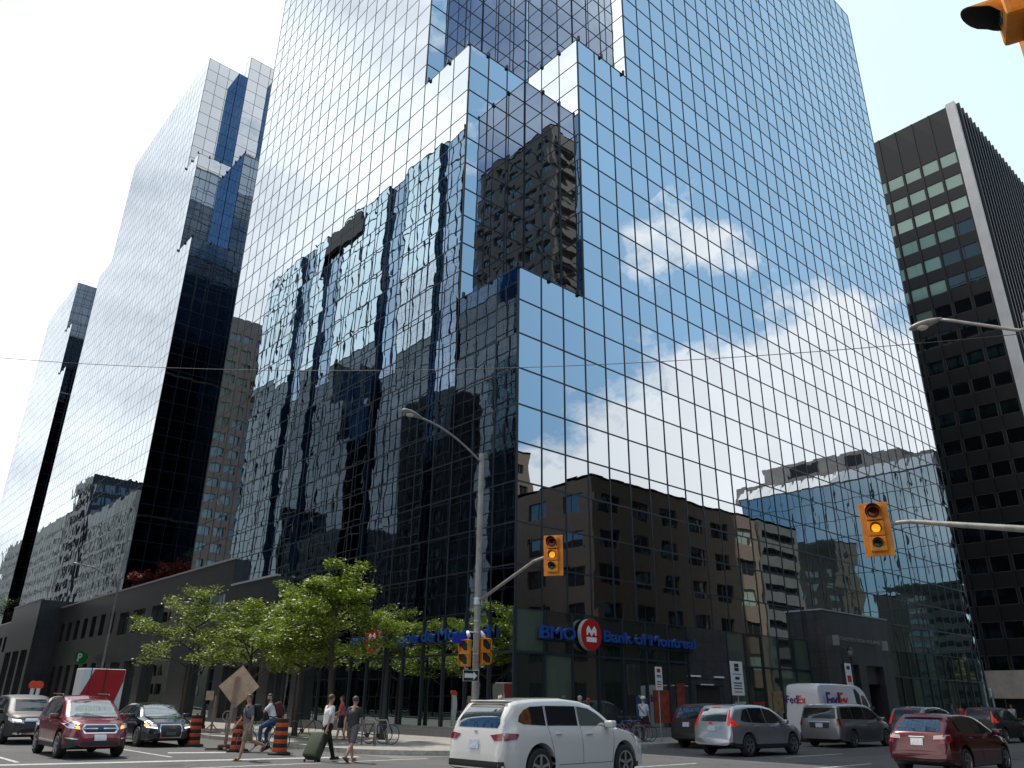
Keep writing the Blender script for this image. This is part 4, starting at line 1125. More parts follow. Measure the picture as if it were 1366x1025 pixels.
SEDAN = dict(L=4.75, W=1.84, wr=.335, wx=[.98, 3.86], ww=.235, spokes=10, tumble=.72, clad=.22,
    top=[(0, .60), (.05, .85), (.10, 1.0), (.5, 1.06), (.85, 1.12), (1.35, 1.36), (1.8, 1.43), (2.3, 1.44), (2.8, 1.38), (3.2, 1.22), (3.55, 1.02), (3.75, .97), (4.2, .90), (4.5, .80), (4.66, .66), (4.75, .5)],
    belt=[(0, .88), (.5, .95), (2.5, .93), (3.5, .90), (4.2, .80), (4.75, .60)],
    plan=[(0, .78), (.15, .90), (.5, .96), (1.0, 1), (3.5, 1), (4.2, .95), (4.55, .82), (4.75, .62)],
    bot=[(0, .32), (.3, .22), (.8, .19), (4.2, .19), (4.6, .2), (4.75, .26)])
HATCH = dict(L=4.46, W=1.79, wr=.33, wx=[.86, 3.53], ww=.215, spokes=5, tumble=.72, clad=.26,
    top=[(0, .58), (.03, .78), (.06, .92), (.12, 1.02), (.35, 1.20), (.60, 1.38), (.72, 1.44), (1.2, 1.475), (1.8, 1.48), (2.3, 1.44), (2.7, 1.33), (3.05, 1.16), (3.35, 1.0), (3.55, .96), (4.0, .90), (4.25, .80), (4.38, .66), (4.46, .5)],
    belt=[(0, .88), (.5, .97), (2.3, .93), (3.3, .90), (4.0, .80), (4.46, .60)],
    plan=[(0, .78), (.12, .89), (.5, .97), (1.0, 1), (3.3, 1), (3.9, .95), (4.25, .83), (4.46, .62)],
    bot=[(0, .34), (.3, .23), (.8, .18), (3.9, .18), (4.3, .2), (4.46, .28)])
MINIVAN = dict(L=5.14, W=1.99, wr=.335, wx=[1.06, 4.14], ww=.225, spokes=5, tumble=.82, clad=.25,
    top=[(0, .60), (.02, .90), (.05, 1.10), (.10, 1.30), (.18, 1.50), (.26, 1.66), (.5, 1.72), (1.2, 1.75), (2.3, 1.75), (2.9, 1.71), (3.3, 1.60), (3.75, 1.36), (4.15, 1.13), (4.35, 1.06), (4.7, .98), (4.95, .85), (5.08, .70), (5.14, .52)],
    belt=[(0, 1.0), (.5, 1.04), (2.5, 1.02), (4.1, 1.0), (4.7, .9), (5.14, .62)],
    plan=[(0, .86), (.1, .93), (.4, .98), (1.0, 1), (3.8, 1), (4.5, .95), (4.9, .84), (5.14, .62)],
    bot=[(0, .34), (.3, .24), (.8, .20), (4.5, .20), (5.0, .22), (5.14, .28)])
VAN = dict(L=5.95, W=2.05, wr=.345, wx=[1.05, 4.95], ww=.235, spokes=6, tumble=.86, clad=.32,
    top=[(0, 1.0), (.01, 1.8), (.04, 2.4), (.12, 2.60), (.4, 2.66), (2.0, 2.68), (4.0, 2.66), (4.45, 2.58), (4.8, 2.36), (5.2, 1.90), (5.50, 1.45), (5.62, 1.28), (5.80, 1.12), (5.90, .90), (5.95, .6)],
    belt=[(0, 1.35), (3.5, 1.35), (4.8, 1.28), (5.4, 1.1), (5.95, .7)],
    plan=[(0, .93), (.08, .97), (.4, 1), (4.8, 1), (5.4, .94), (5.8, .82), (5.95, .7)],
    bot=[(0, .42), (.5, .30), (5.2, .28), (5.8, .28), (5.95, .34)])
# ------------------------------------------------ white SUV crossing in front
CARG = 'vehicles at the intersection'
def place(pxr, pyr, L): return G(pxr, pyr)
c = Car('parked_car' if 0 else 'suv', 'large white SUV crossing the intersection, nearest vehicle at the bottom of the picture', 'car', paint('white_paint', (.66, .635, .60), 0, .25), SUV3, WSUV, R(WSUV_YAW), CARG)
c.decal('rear_window', [(-.62, 1.14), (.62, 1.14), (.66, 1.22), (.56, 1.52), (-.56, 1.52), (-.66, 1.22)], '-x', M_CGLASS, .008)
c.decal('side_window', [(.50, 1.26), (.66, 1.21), (1.28, 1.18), (1.30, 1.565), (.90, 1.55), (.70, 1.48), (.55, 1.37)], '+y', M_CGLASS, both=True)
c.decal('side_window', [(1.34, 1.18), (2.30, 1.17), (2.33, 1.565), (1.36, 1.57)], '+y', M_CGLASS, both=True)
c.decal('side_window', [(2.37, 1.17), (3.30, 1.16), (3.36, 1.19), (3.06, 1.39), (2.76, 1.52), (2.39, 1.565)], '+y', M_CGLASSL, both=True)
c.decal('windscreen', [(-.64, 1.16), (.64, 1.16), (.56, 1.56), (-.56, 1.56)], '+x', M_CGLASS, .008)
c.seam([(1.33, 1.66), (1.33, 1.13), (1.42, .80), (1.50, .45)]); c.seam([(2.36, 1.66), (2.37, 1.12), (2.40, .40)]); c.seam([(1.50, .42), (3.38, .42)]); c.seam([(3.50, 1.14), (3.45, .80), (3.38, .42)])
c.seam([(-.78, 1.02), (-.70, .72), (-.55, .60), (.55, .60), (.70, .72), (.78, 1.02)], 'x', both=False)
for sg in (1, -1):
    c.decal('tail_lamp', [(sg*.46, 1.0), (sg*.80, 1.04), (sg*.80, .90), (sg*.60, .90)], '-x', M_TAIL, .01)
c.decal('tail_lamp', [(.10, 1.045), (.46, 1.03), (.40, .93), (.10, .90)], '+y', M_TAIL, .012, both=True)
c.decal('spoiler_shadow_strip', [(-.55, 1.53), (.55, 1.53), (.53, 1.585), (-.53, 1.585)], '-x', M_TRIM, .01)
g = MB(); g.bbox((-2.43+.50, 0, 1.655), (.12, .56, .016), .015); g.build('roof_spoiler', c.paint, c.root, smooth=True)
g = MB(); g.obox((-2.43+.75, 0, 1.745), (.05, .010, .028), (1, 0, .3), (0, 1, 0), (-.3, 0, 1)); g.build('aerial_fin', c.paint, c.root)
c.plate(.82); c.handle(1.62, 1.02); c.handle(2.62, 1.01); c.mirror(3.25, 1.15)
c.decal('head_lamp', [(4.25, .96), (4.62, .88), (4.78, .74), (4.55, .78), (4.3, .86)], '+y', M_LAMP, .01, both=True)
c.decal('corner_lamp', [(4.18, 1.0), (4.42, .97), (4.55, .90), (4.25, .93)], '+y', M_AMBER if 0 else M_TAIL, .012, both=True)
c.decal('grille', [(-.5, .55), (.5, .55), (.6, .80), (-.6, .80)], '+x', M_TRIM, .01)
c.decal('rear_emblem', [(-.05, 1.04), (.05, 1.04), (.05, 1.08), (-.05, 1.08)], '-x', M_ALU, .012)
c.decal('rear_bumper_trim', [(-.85, .34), (.85, .34), (.85, .52), (-.85, .52)], '-x', M_TRIM, .01)
# ------------------------------------------------ silver compact SUV
c = Car('suv', 'silver compact SUV with lit brake lamps waiting at the kerb lane of the side street', 'car', paint('silver_paint', (.42, .43, .45), .75, .32), CSUV(), SIL, R(SIL_YAW), CARG)
def csuv_details(c, on=True, tail=True, wing=True):
    c.decal('rear_window', [(-.56, 1.10), (.56, 1.10), (.50, 1.50), (-.50, 1.50)], '-x', M_CGLASS, .008)
    c.decal('side_window', [(.62, 1.14), (.78, 1.10), (1.18, 1.07), (1.14, 1.52), (.90, 1.48)], '+y', M_CGLASS, both=True)
    c.decal('side_window', [(1.24, 1.07), (2.05, 1.05), (2.02, 1.55), (1.20, 1.53)], '+y', M_CGLASS, both=True)
    c.decal('side_window', [(2.12, 1.05), (3.12, 1.05), (2.85, 1.30), (2.56, 1.48), (2.09, 1.54)], '+y', M_CGLASS, both=True)
    c.decal('windscreen', [(-.60, 1.10), (.60, 1.10), (.52, 1.50), (-.52, 1.50)], '+x', M_CGLASS, .008)
    c.seam([(2.08, 1.56), (2.09, 1.04), (2.12, .45)]); c.seam([(3.2, 1.05), (3.12, .7), (3.05, .45)]); c.seam([(1.18, 1.56), (1.22, 1.0), (1.38, .62), (1.42, .45)])
    tm = M_TAILON if on else M_TAIL
    if wing:
        for sg in (1, -1):
            c.decal('tail_lamp', [(sg*.62, .98), (sg*.78, .94), (sg*.78, 1.10), (sg*.66, 1.26), (sg*.59, 1.48), (sg*.545, 1.48), (sg*.60, 1.2)], '-x', tm, .012)
        c.decal('tail_lamp', [(.08, 1.10), (.20, 1.10), (.46, .99), (.34, .96), (.08, .93)], '+y', tm, .012, both=True)
    c.decal('brake_lamp', [(-.18, 1.535), (.18, 1.535), (.18, 1.565), (-.18, 1.565)], '-x', tm, .012)
    c.decal('plate_recess', [(-.34, .80), (.34, .80), (.38, 1.0), (-.38, 1.0)], '-x', M_TRIM if not wing else c.paint, .008)
    c.plate(.88); c.handle(1.45, .96); c.handle(2.40, .95); c.mirror(3.05, 1.04)
    c.decal('head_lamp', [(3.95, .92), (4.32, .84), (4.46, .70), (4.1, .80)], '+y', M_LAMP, .01, both=True)
    c.pair('head_lamp', [(.40, .70), (.78, .74), (.80, .86), (.45, .80)], '+x', M_LAMP)
    c.decal('grille', [(-.38, .60), (.38, .60), (.42, .80), (-.42, .80)], '+x', M_TRIM, .01)
csuv_details(c)
# ------------------------------------------------ red SUV facing the camera on the left
M_CRIM = paint('crimson_paint', (.20, .006, .012), .35, .25)
rs = Car('suv', 'red SUV with amber lit lamps stopped at the line on the left, facing the camera', 'car', M_CRIM, CSUV(L=4.6, W=1.80), RSUV, R(RSUV_YAW), CARG)
c = rs
c.decal('windscreen', [(-.66, 1.08), (.66, 1.08), (.56, 1.50), (-.56, 1.50)], '+x', M_CGLASSL, .008)
c.decal('rear_window', [(-.56, 1.10), (.56, 1.10), (.50, 1.50), (-.50, 1.50)], '-x', M_CGLASS, .008)
for p in ([(.62, 1.14), (.78, 1.10), (1.18, 1.07), (1.14, 1.52), (.90, 1.48)], [(1.24, 1.07), (2.05, 1.05), (2.02, 1.55), (1.20, 1.53)], [(2.12, 1.05), (3.12, 1.05), (2.85, 1.30), (2.56, 1.48), (2.09, 1.54)]):
    c.decal('side_window', p, '+y', M_CGLASS, both=True)
c.decal('grille', [(-.42, .66), (.42, .66), (.50, .78), (.42, .90), (-.42, .90), (-.50, .78)], '+x', M_CHROME, .008)
c.decal('grille_mesh', [(-.38, .69), (.38, .69), (.45, .78), (.38, .87), (-.38, .87), (-.45, .78)], '+x', M_TRIM, .016)
c.decal('grille_bar', [(-.44, .77), (.44, .77), (.44, .795), (-.44, .795)], '+x', M_CHROME, .022)
c.decal('emblem', [(-.075, .755), (.0, .74), (.075, .755), (.075, .805), (.0, .82), (-.075, .805)], '+x', mat('emblem_blue', (.02, .04, .25), .3), .03)
c.pair('head_lamp', [(.52, .76), (.80, .80), (.86, .92), (.60, .91)], '+x', M_LAMP, .01)
c.pair('indicator_lamp', [(.54, .775), (.64, .79), (.64, .85), (.55, .84)], '+x', M_AMBER, .02)
c.pair('bumper_vent', [(.52, .42), (.82, .46), (.82, .56), (.56, .52)], '+x', M_TRIM, .01)
c.pair('chrome_strip', [(.56, .50), (.82, .54), (.82, .565), (.56, .53)], '+x', M_CHROME, .018)
c.decal('lower_intake', [(-.55, .34), (.55, .34), (.45, .46), (-.45, .46)], '+x', M_TRIM, .01)
c.plate(.555, '+x', .16, .075, mat('white_plate', (.75, .75, .76), .5, var=.2, vscale=20)); c.handle(1.45, .96); c.handle(2.40, .95); c.mirror(3.05, 1.04); rails(c, .8, 2.3, M_TRIM)
c.seam([(2.08, 1.56), (2.09, 1.04), (2.12, .45)]); c.seam([(3.2, 1.05), (3.12, .7), (3.05, .45)]); c.seam([(1.22, 1.0), (1.38, .62), (1.42, .45)])
# ------------------------------------------------ dark SUV behind it, far left
c = Car('suv', 'black SUV with a chrome grille at the left picture edge, left of the red SUV', 'car', paint('black_paint', (.006, .006, .007), 0, .2), CSUV(L=4.65, W=1.9), ACU, R(ACU_YAW), CARG)
csuv_details(c, False)
c.decal('chrome_beak', [(-.42, .76), (.42, .76), (.36, .86), (-.36, .86)], '+x', M_CHROME, .02)
c.pair('head_lamp_glow', [(.50, .76), (.74, .79), (.76, .84), (.52, .82)], '+x', M_LAMPON, .02)
c.decal('bumper_trim', [(-.7, .34), (.7, .34), (.7, .40), (-.7, .40)], '+x', M_CHROME, .012)
# ------------------------------------------------ dark sedan
c = Car('sedan', 'dark blue-black sedan with glowing headlamp curves between red SUV and striped barrel', 'car', paint('midnight_paint', (.010, .014, .025), .3, .2), SEDAN, AUD, R(AUD_YAW), CARG)
c.decal('windscreen', [(-.62, .98), (.62, .98), (.52, 1.34), (-.52, 1.34)], '+x', M_CGLASSL, .008)
for p in ([(1.15, 1.02), (2.2, .99), (2.2, 1.36), (1.5, 1.34)], [(2.27, .99), (3.35, .98), (2.85, 1.27), (2.27, 1.36)]): c.decal('side_window', p, '+y', M_CGLASS, both=True)
c.decal('grille', [(-.36, .30), (.36, .30), (.40, .60), (.36, .74), (-.36, .74), (-.40, .60)], '+x', M_CHROME, .008)
c.decal('grille_mesh', [(-.33, .33), (.33, .33), (.37, .60), (.33, .71), (-.33, .71), (-.37, .60)], '+x', M_TRIM, .014)
for k in range(4): 
    g = MB(); h = 4.75/2-.03
    g.lathe([(.045, -.006), (.057, -.006), (.057, .006), (.045, .006)], (h+.02, -.105+.07*k, .65), 'x', 16, closed=True); g.build('emblem_ring', M_CHROME, c.root)
c.pair('head_lamp', [(.46, .60), (.78, .64), (.82, .76), (.50, .74)], '+x', M_LAMP, .01)
c.pair('head_lamp_glow', [(.48, .60), (.78, .64), (.78, .67), (.48, .635)], '+x', M_LAMPON, .02)
c.pair('indicator_lamp', [(.72, .66), (.82, .68), (.82, .74), (.72, .72)], '+x', M_AMBER, .02)
c.pair('bumper_vent', [(.48, .30), (.80, .34), (.80, .46), (.50, .44)], '+x', M_TRIM, .01)
c.plate(.45, '+x', .17, .055, mat('dim_plate', (.10, .11, .12), .5)); c.mirror(3.25, .96); c.handle(1.7, .88); c.handle(2.6, .88)
# ------------------------------------------------ white car further back on the left edge
c = Car('sedan', 'pale silver car mostly cut off by the left picture edge, behind the black SUV', 'car', paint('pearl_paint', (.62, .62, .62), .4, .25), SEDAN, (5.3, 42.5, 0), R(-90), CARG)
c.decal('windscreen', [(-.62, .98), (.62, .98), (.52, 1.34), (-.52, 1.34)], '+x', M_CGLASS, .008)
for p in ([(1.15, 1.02), (2.2, .99), (2.2, 1.36), (1.5, 1.34)], [(2.27, .99), (3.35, .98), (2.85, 1.27), (2.27, 1.36)]): c.decal('side_window', p, '+y', M_CGLASS, both=True)
c.pair('head_lamp', [(.46, .60), (.78, .64), (.82, .76), (.50, .74)], '+x', M_LAMP, .01)
# ------------------------------------------------ grey minivan
c = Car('minivan', 'grey minivan with dark red tail lamps behind the silver compact SUV', 'car', paint('grey_paint', (.20, .20, .205), .6, .32), MINIVAN, MVAN, R(MV_YAW), CARG)
c.decal('rear_window', [(-.74, 1.14), (.74, 1.14), (.70, 1.56), (-.70, 1.56)], '-x', M_CGLASS, .008)
for p in ([(.32, 1.14), (1.25, 1.12), (1.25, 1.60), (.46, 1.58)], [(1.32, 1.12), (2.40, 1.10), (2.40, 1.61), (1.32, 1.61)], [(2.48, 1.10), (3.75, 1.10), (3.45, 1.36), (3.05, 1.56), (2.48, 1.61)]): c.decal('side_window', p, '+y', M_CGLASS, both=True)
for sg in (1, -1): c.decal('tail_lamp', [(sg*.78, .86), (sg*.88, .86), (sg*.86, 1.14), (sg*.78, 1.14)], '-x', M_TAIL, .012)
c.decal('tail_lamp', [(.08, .86), (.18, .88), (.18, 1.14), (.10, 1.14)], '+y', M_TAIL, .012, both=True)
c.decal('chrome_strip', [(-.5, 1.0), (.5, 1.0), (.5, 1.03), (-.5, 1.03)], '-x', M_CHROME, .014)
c.decal('plate_recess', [(-.42, .76), (.42, .76), (.46, .98), (-.46, .98)], '-x', M_TRIM, .008)
c.plate(.87); c.handle(1.5, .98); c.handle(2.7, .97); c.mirror(3.72, 1.08)
c.decal('windscreen', [(-.7, 1.14), (.7, 1.14), (.62, 1.58), (-.62, 1.58)], '+x', M_CGLASS, .008)
c.seam([(1.28, 1.62), (1.30, .4)]); c.seam([(2.44, 1.62), (2.46, .4)]); c.seam([(.3, 1.06), (2.44, 1.04)]); c.seam([(-.8, .72), (.8, .72)], 'x', both=False)
# ------------------------------------------------ red hatchback
c = Car('hatchback', 'dark red hatchback at the bottom right with a white plate', 'car', paint('cherry_paint', (.095, .004, .007), .4, .22), HATCH, HAT, R(HAT_YAW), CARG)
c.decal('rear_window', [(-.60, 1.04), (.60, 1.04), (.48, 1.34), (-.48, 1.34)], '-x', M_CGLASS, .008)
c.decal('rear_spoiler', [(-.5, 1.37), (.5, 1.37), (.5, 1.42), (-.5, 1.42)], '-x', c.paint, .05)
for p in ([(.72, 1.10), (1.10, 1.02), (1.85, 1.0), (1.85, 1.40), (1.15, 1.39), (.86, 1.28)], [(1.92, 1.0), (3.0, .98), (2.7, 1.18), (2.35, 1.36), (1.92, 1.40)]): c.decal('side_window', p, '+y', M_CGLASS, both=True)
for sg in (1, -1):
    c.decal('tail_lamp', [(sg*.42, .86), (sg*.78, .88), (sg*.76, .98), (sg*.44, .95)], '-x', mat('clear_tail', (.50, .36, .36), .15, coat=1), .012)
    c.decal('tail_lamp', [(sg*.60, .76), (sg*.78, .78), (sg*.78, .87), (sg*.60, .85)], '-x', M_TAIL, .012)
c.decal('tail_lamp', [(.09, .95), (.34, .97), (.26, .82), (.09, .78)], '+y', M_TAIL, .012, both=True)
c.decal('bumper_trim', [(-.78, .26), (.78, .26), (.78, .40), (-.78, .40)], '-x', M_TRIM, .01)
c.decal('chrome_strip', [(-.2, .91), (.2, .91), (.2, .93), (-.2, .93)], '-x', M_CHROME, .014)
c.plate(.80, m=MATS['white_plate']); c.handle(1.3, .90); c.handle(2.25, .89); c.mirror(2.95, .98)
c.seam([(1.88, 1.42), (1.90, .98), (1.92, .3)]); c.seam([(3.05, .95), (2.95, .32)]); c.decal('windscreen', [(-.6, 1.0), (.6, 1.0), (.5, 1.36), (-.5, 1.36)], '+x', M_CGLASS, .008)
# ------------------------------------------------ black car behind the silver SUV, black SUV far right, grey wagon behind the hatchback
c = Car('suv', 'black SUV parked at the kerb, half hidden behind the silver compact SUV', 'car', MATS['black_paint'], CSUV(L=4.5), BLK1, R(BLK1_YAW), CARG); csuv_details(c, False)
c = Car('suv', 'black SUV with lit brake lamps down the side street, right of the red hatchback', 'car', MATS['black_paint'], CSUV(), BLK2, R(0), CARG); csuv_details(c, True)
c = Car('suv', 'dark wagon with a lit high brake lamp, roof showing just behind the red hatchback', 'car', paint('slate_paint', (.05, .06, .075), .4, .25), CSUV(), GRY, R(0), CARG); csuv_details(c, True)
c = Car('sedan', 'dark car with a red tail lamp cut off by the right picture edge', 'car', MATS['midnight_paint'], SEDAN, EDG, R(0), CARG)
c.decal('tail_lamp', [(0, .92), (.3, .92), (.3, .80), (0, .80)], '+y', M_TAILON, .012, both=True)
for sg in (1, -1): c.decal('tail_lamp', [(sg*.5, .80), (sg*.88, .80), (sg*.85, .94), (sg*.5, .92)], '-x', M_TAILON, .012)
c.decal('rear_window', [(-.5, 1.1), (.5, 1.1), (.45, 1.34), (-.45, 1.34)], '-x', M_CGLASS, .008)
for p in ([(1.15, 1.02), (2.2, .99), (2.2, 1.36), (1.5, 1.34)], [(2.27, .99), (3.35, .98), (2.85, 1.27), (2.27, 1.36)]): c.decal('side_window', p, '+y', M_CGLASS, both=True)
# ------------------------------------------------ white delivery van
M_PURP = mat('purple_letter', (.05, .02, .16), .4); M_ORED = mat('orange_red_letter', (.75, .04, .01), .4)
v = Car('delivery_van', 'tall white delivery van with purple and red lettering, parked by the granite entrance', 'van', paint('van_white', (.70, .71, .74), 0, .35), VAN, VANP, R(VAN_YAW), CARG)
c = v
c.decal('side_window', [(4.35, 1.45), (5.05, 1.42), (4.95, 1.85), (4.65, 2.15), (4.35, 2.15)], '+y', M_CGLASS, both=True)
c.decal('dark_panel', [(3.75, 1.5), (4.22, 1.5), (4.22, 2.2), (3.9, 2.45), (3.65, 2.45)], '+y', M_TRIM, .008, both=True)
c.decal('windscreen', [(-.8, 1.45), (.8, 1.45), (.7, 2.3), (-.7, 2.3)], '+x', M_CGLASS, .008)
c.seam([(-.0, 2.5), (0, .6)], 'x', both=False); c.mirror(5.0, 1.5, M_TRIM)
for sg in (1, -1): c.decal('tail_lamp', [(sg*.90, 1.0), (sg*.98, 1.0), (sg*.98, 1.5), (sg*.90, 1.5)], '-x', M_TAIL, .012)
for k, (t_, m_, x, w_) in enumerate((('Fed', M_PURP, 0, .62), ('Ex', M_ORED, .64, .42))):
    lettering('lettering', c.root, t_, (-2.998, .86-x, 1.74), (0, -1, 0), (-1, 0, 0), .36, w_, m_, .01, .01)
for k, (t_, m_, x, w_) in enumerate((('Fed', M_PURP, 0, 1.25), ('Ex', M_ORED, 1.29, .85))):
    lettering('lettering', c.root, t_, (-2.55+x, -1.035, 1.55), (1, 0, 0), (0, -1, .02), .72, w_, m_, .045, .01)
c.plate(.72)
# ---------------------------------------------------------------- street furniture
M_GALV = mat('galvanised_pole', (.30, .285, .265), .55, .2, var=.25, vscale=5)
M_LAMPG = mat('lamp_lens', (.55, .52, .45), .2)
M_SIGY = mat('signal_yellow', (.70, .25, .012), .5, var=.25, vscale=5)
M_AMBON = mat('amber_lens_lit', (1, .35, .02), .3, emit=(1, .28, .01), estr=1.3)
M_REDOFF = mat('red_lens_dark', (.10, .008, .006), .15); M_GRNOFF = mat('green_lens_dark', (.01, .045, .03), .15)
M_BLK = mat('matt_black', (.01, .01, .011), .7)
M_IRON = mat('black_iron', (.010, .010, .011), .55)
def frame(face):
    f = Vector(face); f.z = 0; f.normalize(); r = Vector((f.y, -f.x, 0)) * -1
    return f, r
def signal(name, label, c, face, lit=True, group=None, tiltlabel=None, s=1.0, vis=1.0):
    """three-lens traffic signal on a yellow backboard; c = centre, face = the way the lenses look"""
    t = empty(name, label, 'traffic light', c, math.atan2(face[1], face[0]), group)
    # local: lenses look along +x, width along y
    g = MB(); g.bbox((-.02, 0, 0), (.02, .30*s, .60*s), .012); g.build('backboard', M_SIGY, t)
    g = MB()
    for z in (.36, 0, -.34): g.bbox((.05, 0, z*s), (.07, .17*s, .165*s), .03)
    g.bbox((-.14, 0, 0), (.11, .155*s, .50*s), .03)
    g.build('housing', M_SIGY, t, smooth=False)
    for z, r, m in ((.36, .15, M_REDOFF), (0, .105, M_AMBON), (-.34, .105, M_GRNOFF)):
        g = MB(); g.lathe([(0, .135), (r*s*.6, .13), (r*s, .115), (r*s, .10), (0, .10)], (0, 0, z*s), 'x', 24); g.build('lens', m, t, smooth=True)
        v = MB(); n = 18; L = (.25 if r > .12 else .19)*vis; r *= s; vs = []
        for k in range(n+1):
            a = R(-45+270*k/n); cut = L*(.35+.65*max(0, math.sin(a))**.7) if math.sin(a) > 0 else L*.35*max(0, 1+math.sin(a)*1.3)
            for rr in (r*1.10, r*1.02):
                y, zz = math.cos(a)*rr, math.sin(a)*rr+z*s
                vs += [(.11, y, zz), (.11+cut, y*1.02, zz-.02*max(0, cut))]
        fs = []
        for k in range(n):
            o = k*4
            fs += [(o, o+1, o+5, o+4), (o+2, o+6, o+7, o+3), (o+1, o+3, o+7, o+5)]
        v.add(vs, fs[0::3], 0); v.add(vs, fs[1::3], 1); v.add(vs, fs[2::3], 1)
        v.build('visor', [M_SIGY, M_BLK], t)
    return t
def cobra(parent, p, d, s=1.0):
    """flat oval luminaire head at p pointing along d"""
    d = Vector(d).normalized(); r = Vector((d.y, -d.x, 0))
    g = MB(); n = 14; prof = [(-.05, .05, .05), (.08, .09, .08), (.25, .16, .11), (.5, .185, .12), (.68, .15, .09), (.78, .05, .04)]
    vs = []
    for x, w_, h in prof:
        for k in range(n):
            a = 2*math.pi*k/n; zz = math.sin(a)*h*(.9 if math.sin(a) > 0 else .55)
            vs.append(Vector(p)+d*x*s+r*math.cos(a)*w_*s+Vector((0, 0, zz*s)))
    fs = [(i*n+k, i*n+(k+1) % n, (i+1)*n+(k+1) % n, (i+1)*n+k) for i in range(len(prof)-1) for k in range(n)]
    fs += [tuple(range(n)), tuple((len(prof)-1)*n+k for k in range(n))]
    g.add(vs, fs); h = g.build('lamp_head', M_GALV, parent, smooth=True)
    g = MB(); c = Vector(p)+d*.45*s+Vector((0, 0, -.06*s)); g.ball(c, .14*s, 12, 8, sc=(1, 1, .55)); g.build('lens', M_LAMPG, h, smooth=True)
    return h
# ---- lamp pole on the corner, with traffic signal arm
PB = atdist(632, 990, 26.0); PB.z = .14
bx, by = PB.x, PB.y
zt_ = atdist(633.5, 605, 26.0).z
t = empty('street_lamp', 'grey steel street lamp pole on the corner carrying signals and a one-way arrow', 'street lamp', PB)
W = lambda v: Vector(v)-PB
g = MB(); g.tube([(0, 0, 0), (0, 0, zt_*.5), (0, 0, zt_-.14)], [.115, .10, .085], 14); g.lathe([(.20, 0), (.20, .03), (.13, .06), (.12, .3)], (0, 0, 0), 'z', 16)
g.build('pole', M_GALV, t, smooth=False, angle=40)
hd = ony(556, 556, by)
a0 = Vector((bx, by, zt_-.35)); a3 = Vector((hd.x, by, hd.z))
pts = []
for i in range(11):
    f = i/10; p = a0.lerp(a3, f); p.z = a0.z+(a3.z-a0.z)*(1-(1-f)**1.9); pts.append(W(p))
g = MB(); g.tube(pts, .034, 10); g.build('lamp_arm', M_GALV, t, smooth=True)
cobra(t, W(a3)+Vector((.15, 0, 0)), (-1, 0, .12), .95)
s1 = onx(637, 803, bx); s2 = onx(712, 749, bx); s3 = onx(728, 743, bx)
g = MB(); g.tube([W((bx, by, s1.z)), W(s2), W(s2.lerp(s3, .6)), W(s3)], [.055, .045, .042, .04], 10); g.build('signal_arm', M_GALV, t, smooth=True)
g = MB(); g.lathe([(.13, -.12), (.14, -.1), (.14, .1), (.13, .12)], (0, 0, s1.z-PB.z), 'z', 14)
for z in (2.4, 2.9, 3.55, 3.9): g.lathe([(.118, -.02), (.118, .02)], (0, 0, z), 'z', 14)
g.build('clamp', M_ALU, t)
for px_ in (624, 641):
    q = ony(px_, 843, by-.05); g = MB(); g.tube([W(q), W(q)+Vector((-.05 if px_ < 633 else .05, -.12, -.14))], [.05, .06], 10); g.tube([W(q), W((bx, by, q.z))], .02, 6); g.build('camera_housing', M_WHITEP, t, smooth=True)
sc_ = onx(738, 741, bx)
SG = 'traffic lights over the street'
signal('traffic_light', 'yellow traffic light on the arm of the corner lamp pole, amber lens lit', sc_, (-.86, -.5, 0), group=SG)
def pedsig(px_, py_, face, label):
    c = ony(px_, py_, by-.10)
    t2 = empty('pedestrian_signal', label, 'pedestrian signal', c, math.atan2(face[1], face[0]), 'pedestrian signals on the corner pole')
    g = MB(); g.bbox((0, 0, 0), (.10, .17, .40), .03); g.build('housing', M_SIGY, t2)
    for z in (.2, -.2):
        v = MB()
        v.box(.10, .20, -.16, -.145, z-.17, z+.17); v.box(.10, .20, .145, .16, z-.17, z+.17); v.box(.10, .20, -.145, .145, z+.155, z+.17)
        v.box(.101, .11, -.145, .145, z-.155, z+.155, 0)
        v.build('visor', [M_SIGY, M_BLK], t2)
        w_ = MB(); w_.prism([(-.14, z+.15), (.0, z+.15), (.14, z+.02), (.14, z-.14), (.02, z-.14), (-.14, z+.0)], .112, .118, lambda a, b, h: (h, a, b)); w_.build('screen', M_BLK, t2)
    g = MB(); s_ = 1 if bx > c.x else -1
    g.tube([(0, 0, .40), (-.05, 0, .46), Vector((bx-c.x, by-c.y, .46)) if 0 else (-.25, 0, .46)], .025, 8, 0); g.tube([(0, 0, -.40), (-.05, 0, -.46), (-.25, 0, -.46)], .025, 8); g.build('bracket', M_ALU, t2)
    return t2
pedsig(620.5, 871, (-.86, -.5, 0), 'yellow pedestrian signal on the left side of the corner pole')
pedsig(646.5, 869, (-.28, -.96, 0), 'yellow pedestrian signal on the right side of the corner pole')
c = ony(628, 901.5, by-.16)
t2 = empty('one_way_sign', 'black one-way sign with a white arrow pointing right on the corner pole', 'sign', c, 0)
g = MB(); g.box(-.30, .30, 0, .012, -.16, .16); g.build('plate', M_WHITEP, t2)
g = MB(); g.box(-.29, .29, -.004, -.0005, -.15, .15); g.build('panel', M_BLK, t2)
g = MB(); g.prism([(-.25, -.065), (.10, -.065), (.10, -.125), (.25, 0), (.10, .125), (.10, .065), (-.25, .065)], -.009, -.005, lambda a, b, h: (a, h, b)); g.build('arrow', M_WHITEP, t2)
c = ony(614, 853, by-.14)
t2 = empty('street_name_sign', 'small blue street sign behind the left pedestrian signal', 'sign', c, 0)
g = MB(); g.box(-.28, .28, 0, .01, -.13, .13); g.build('plate', mat('sign_blue', (.01, .03, .40), .4), t2)
g = MB(); 
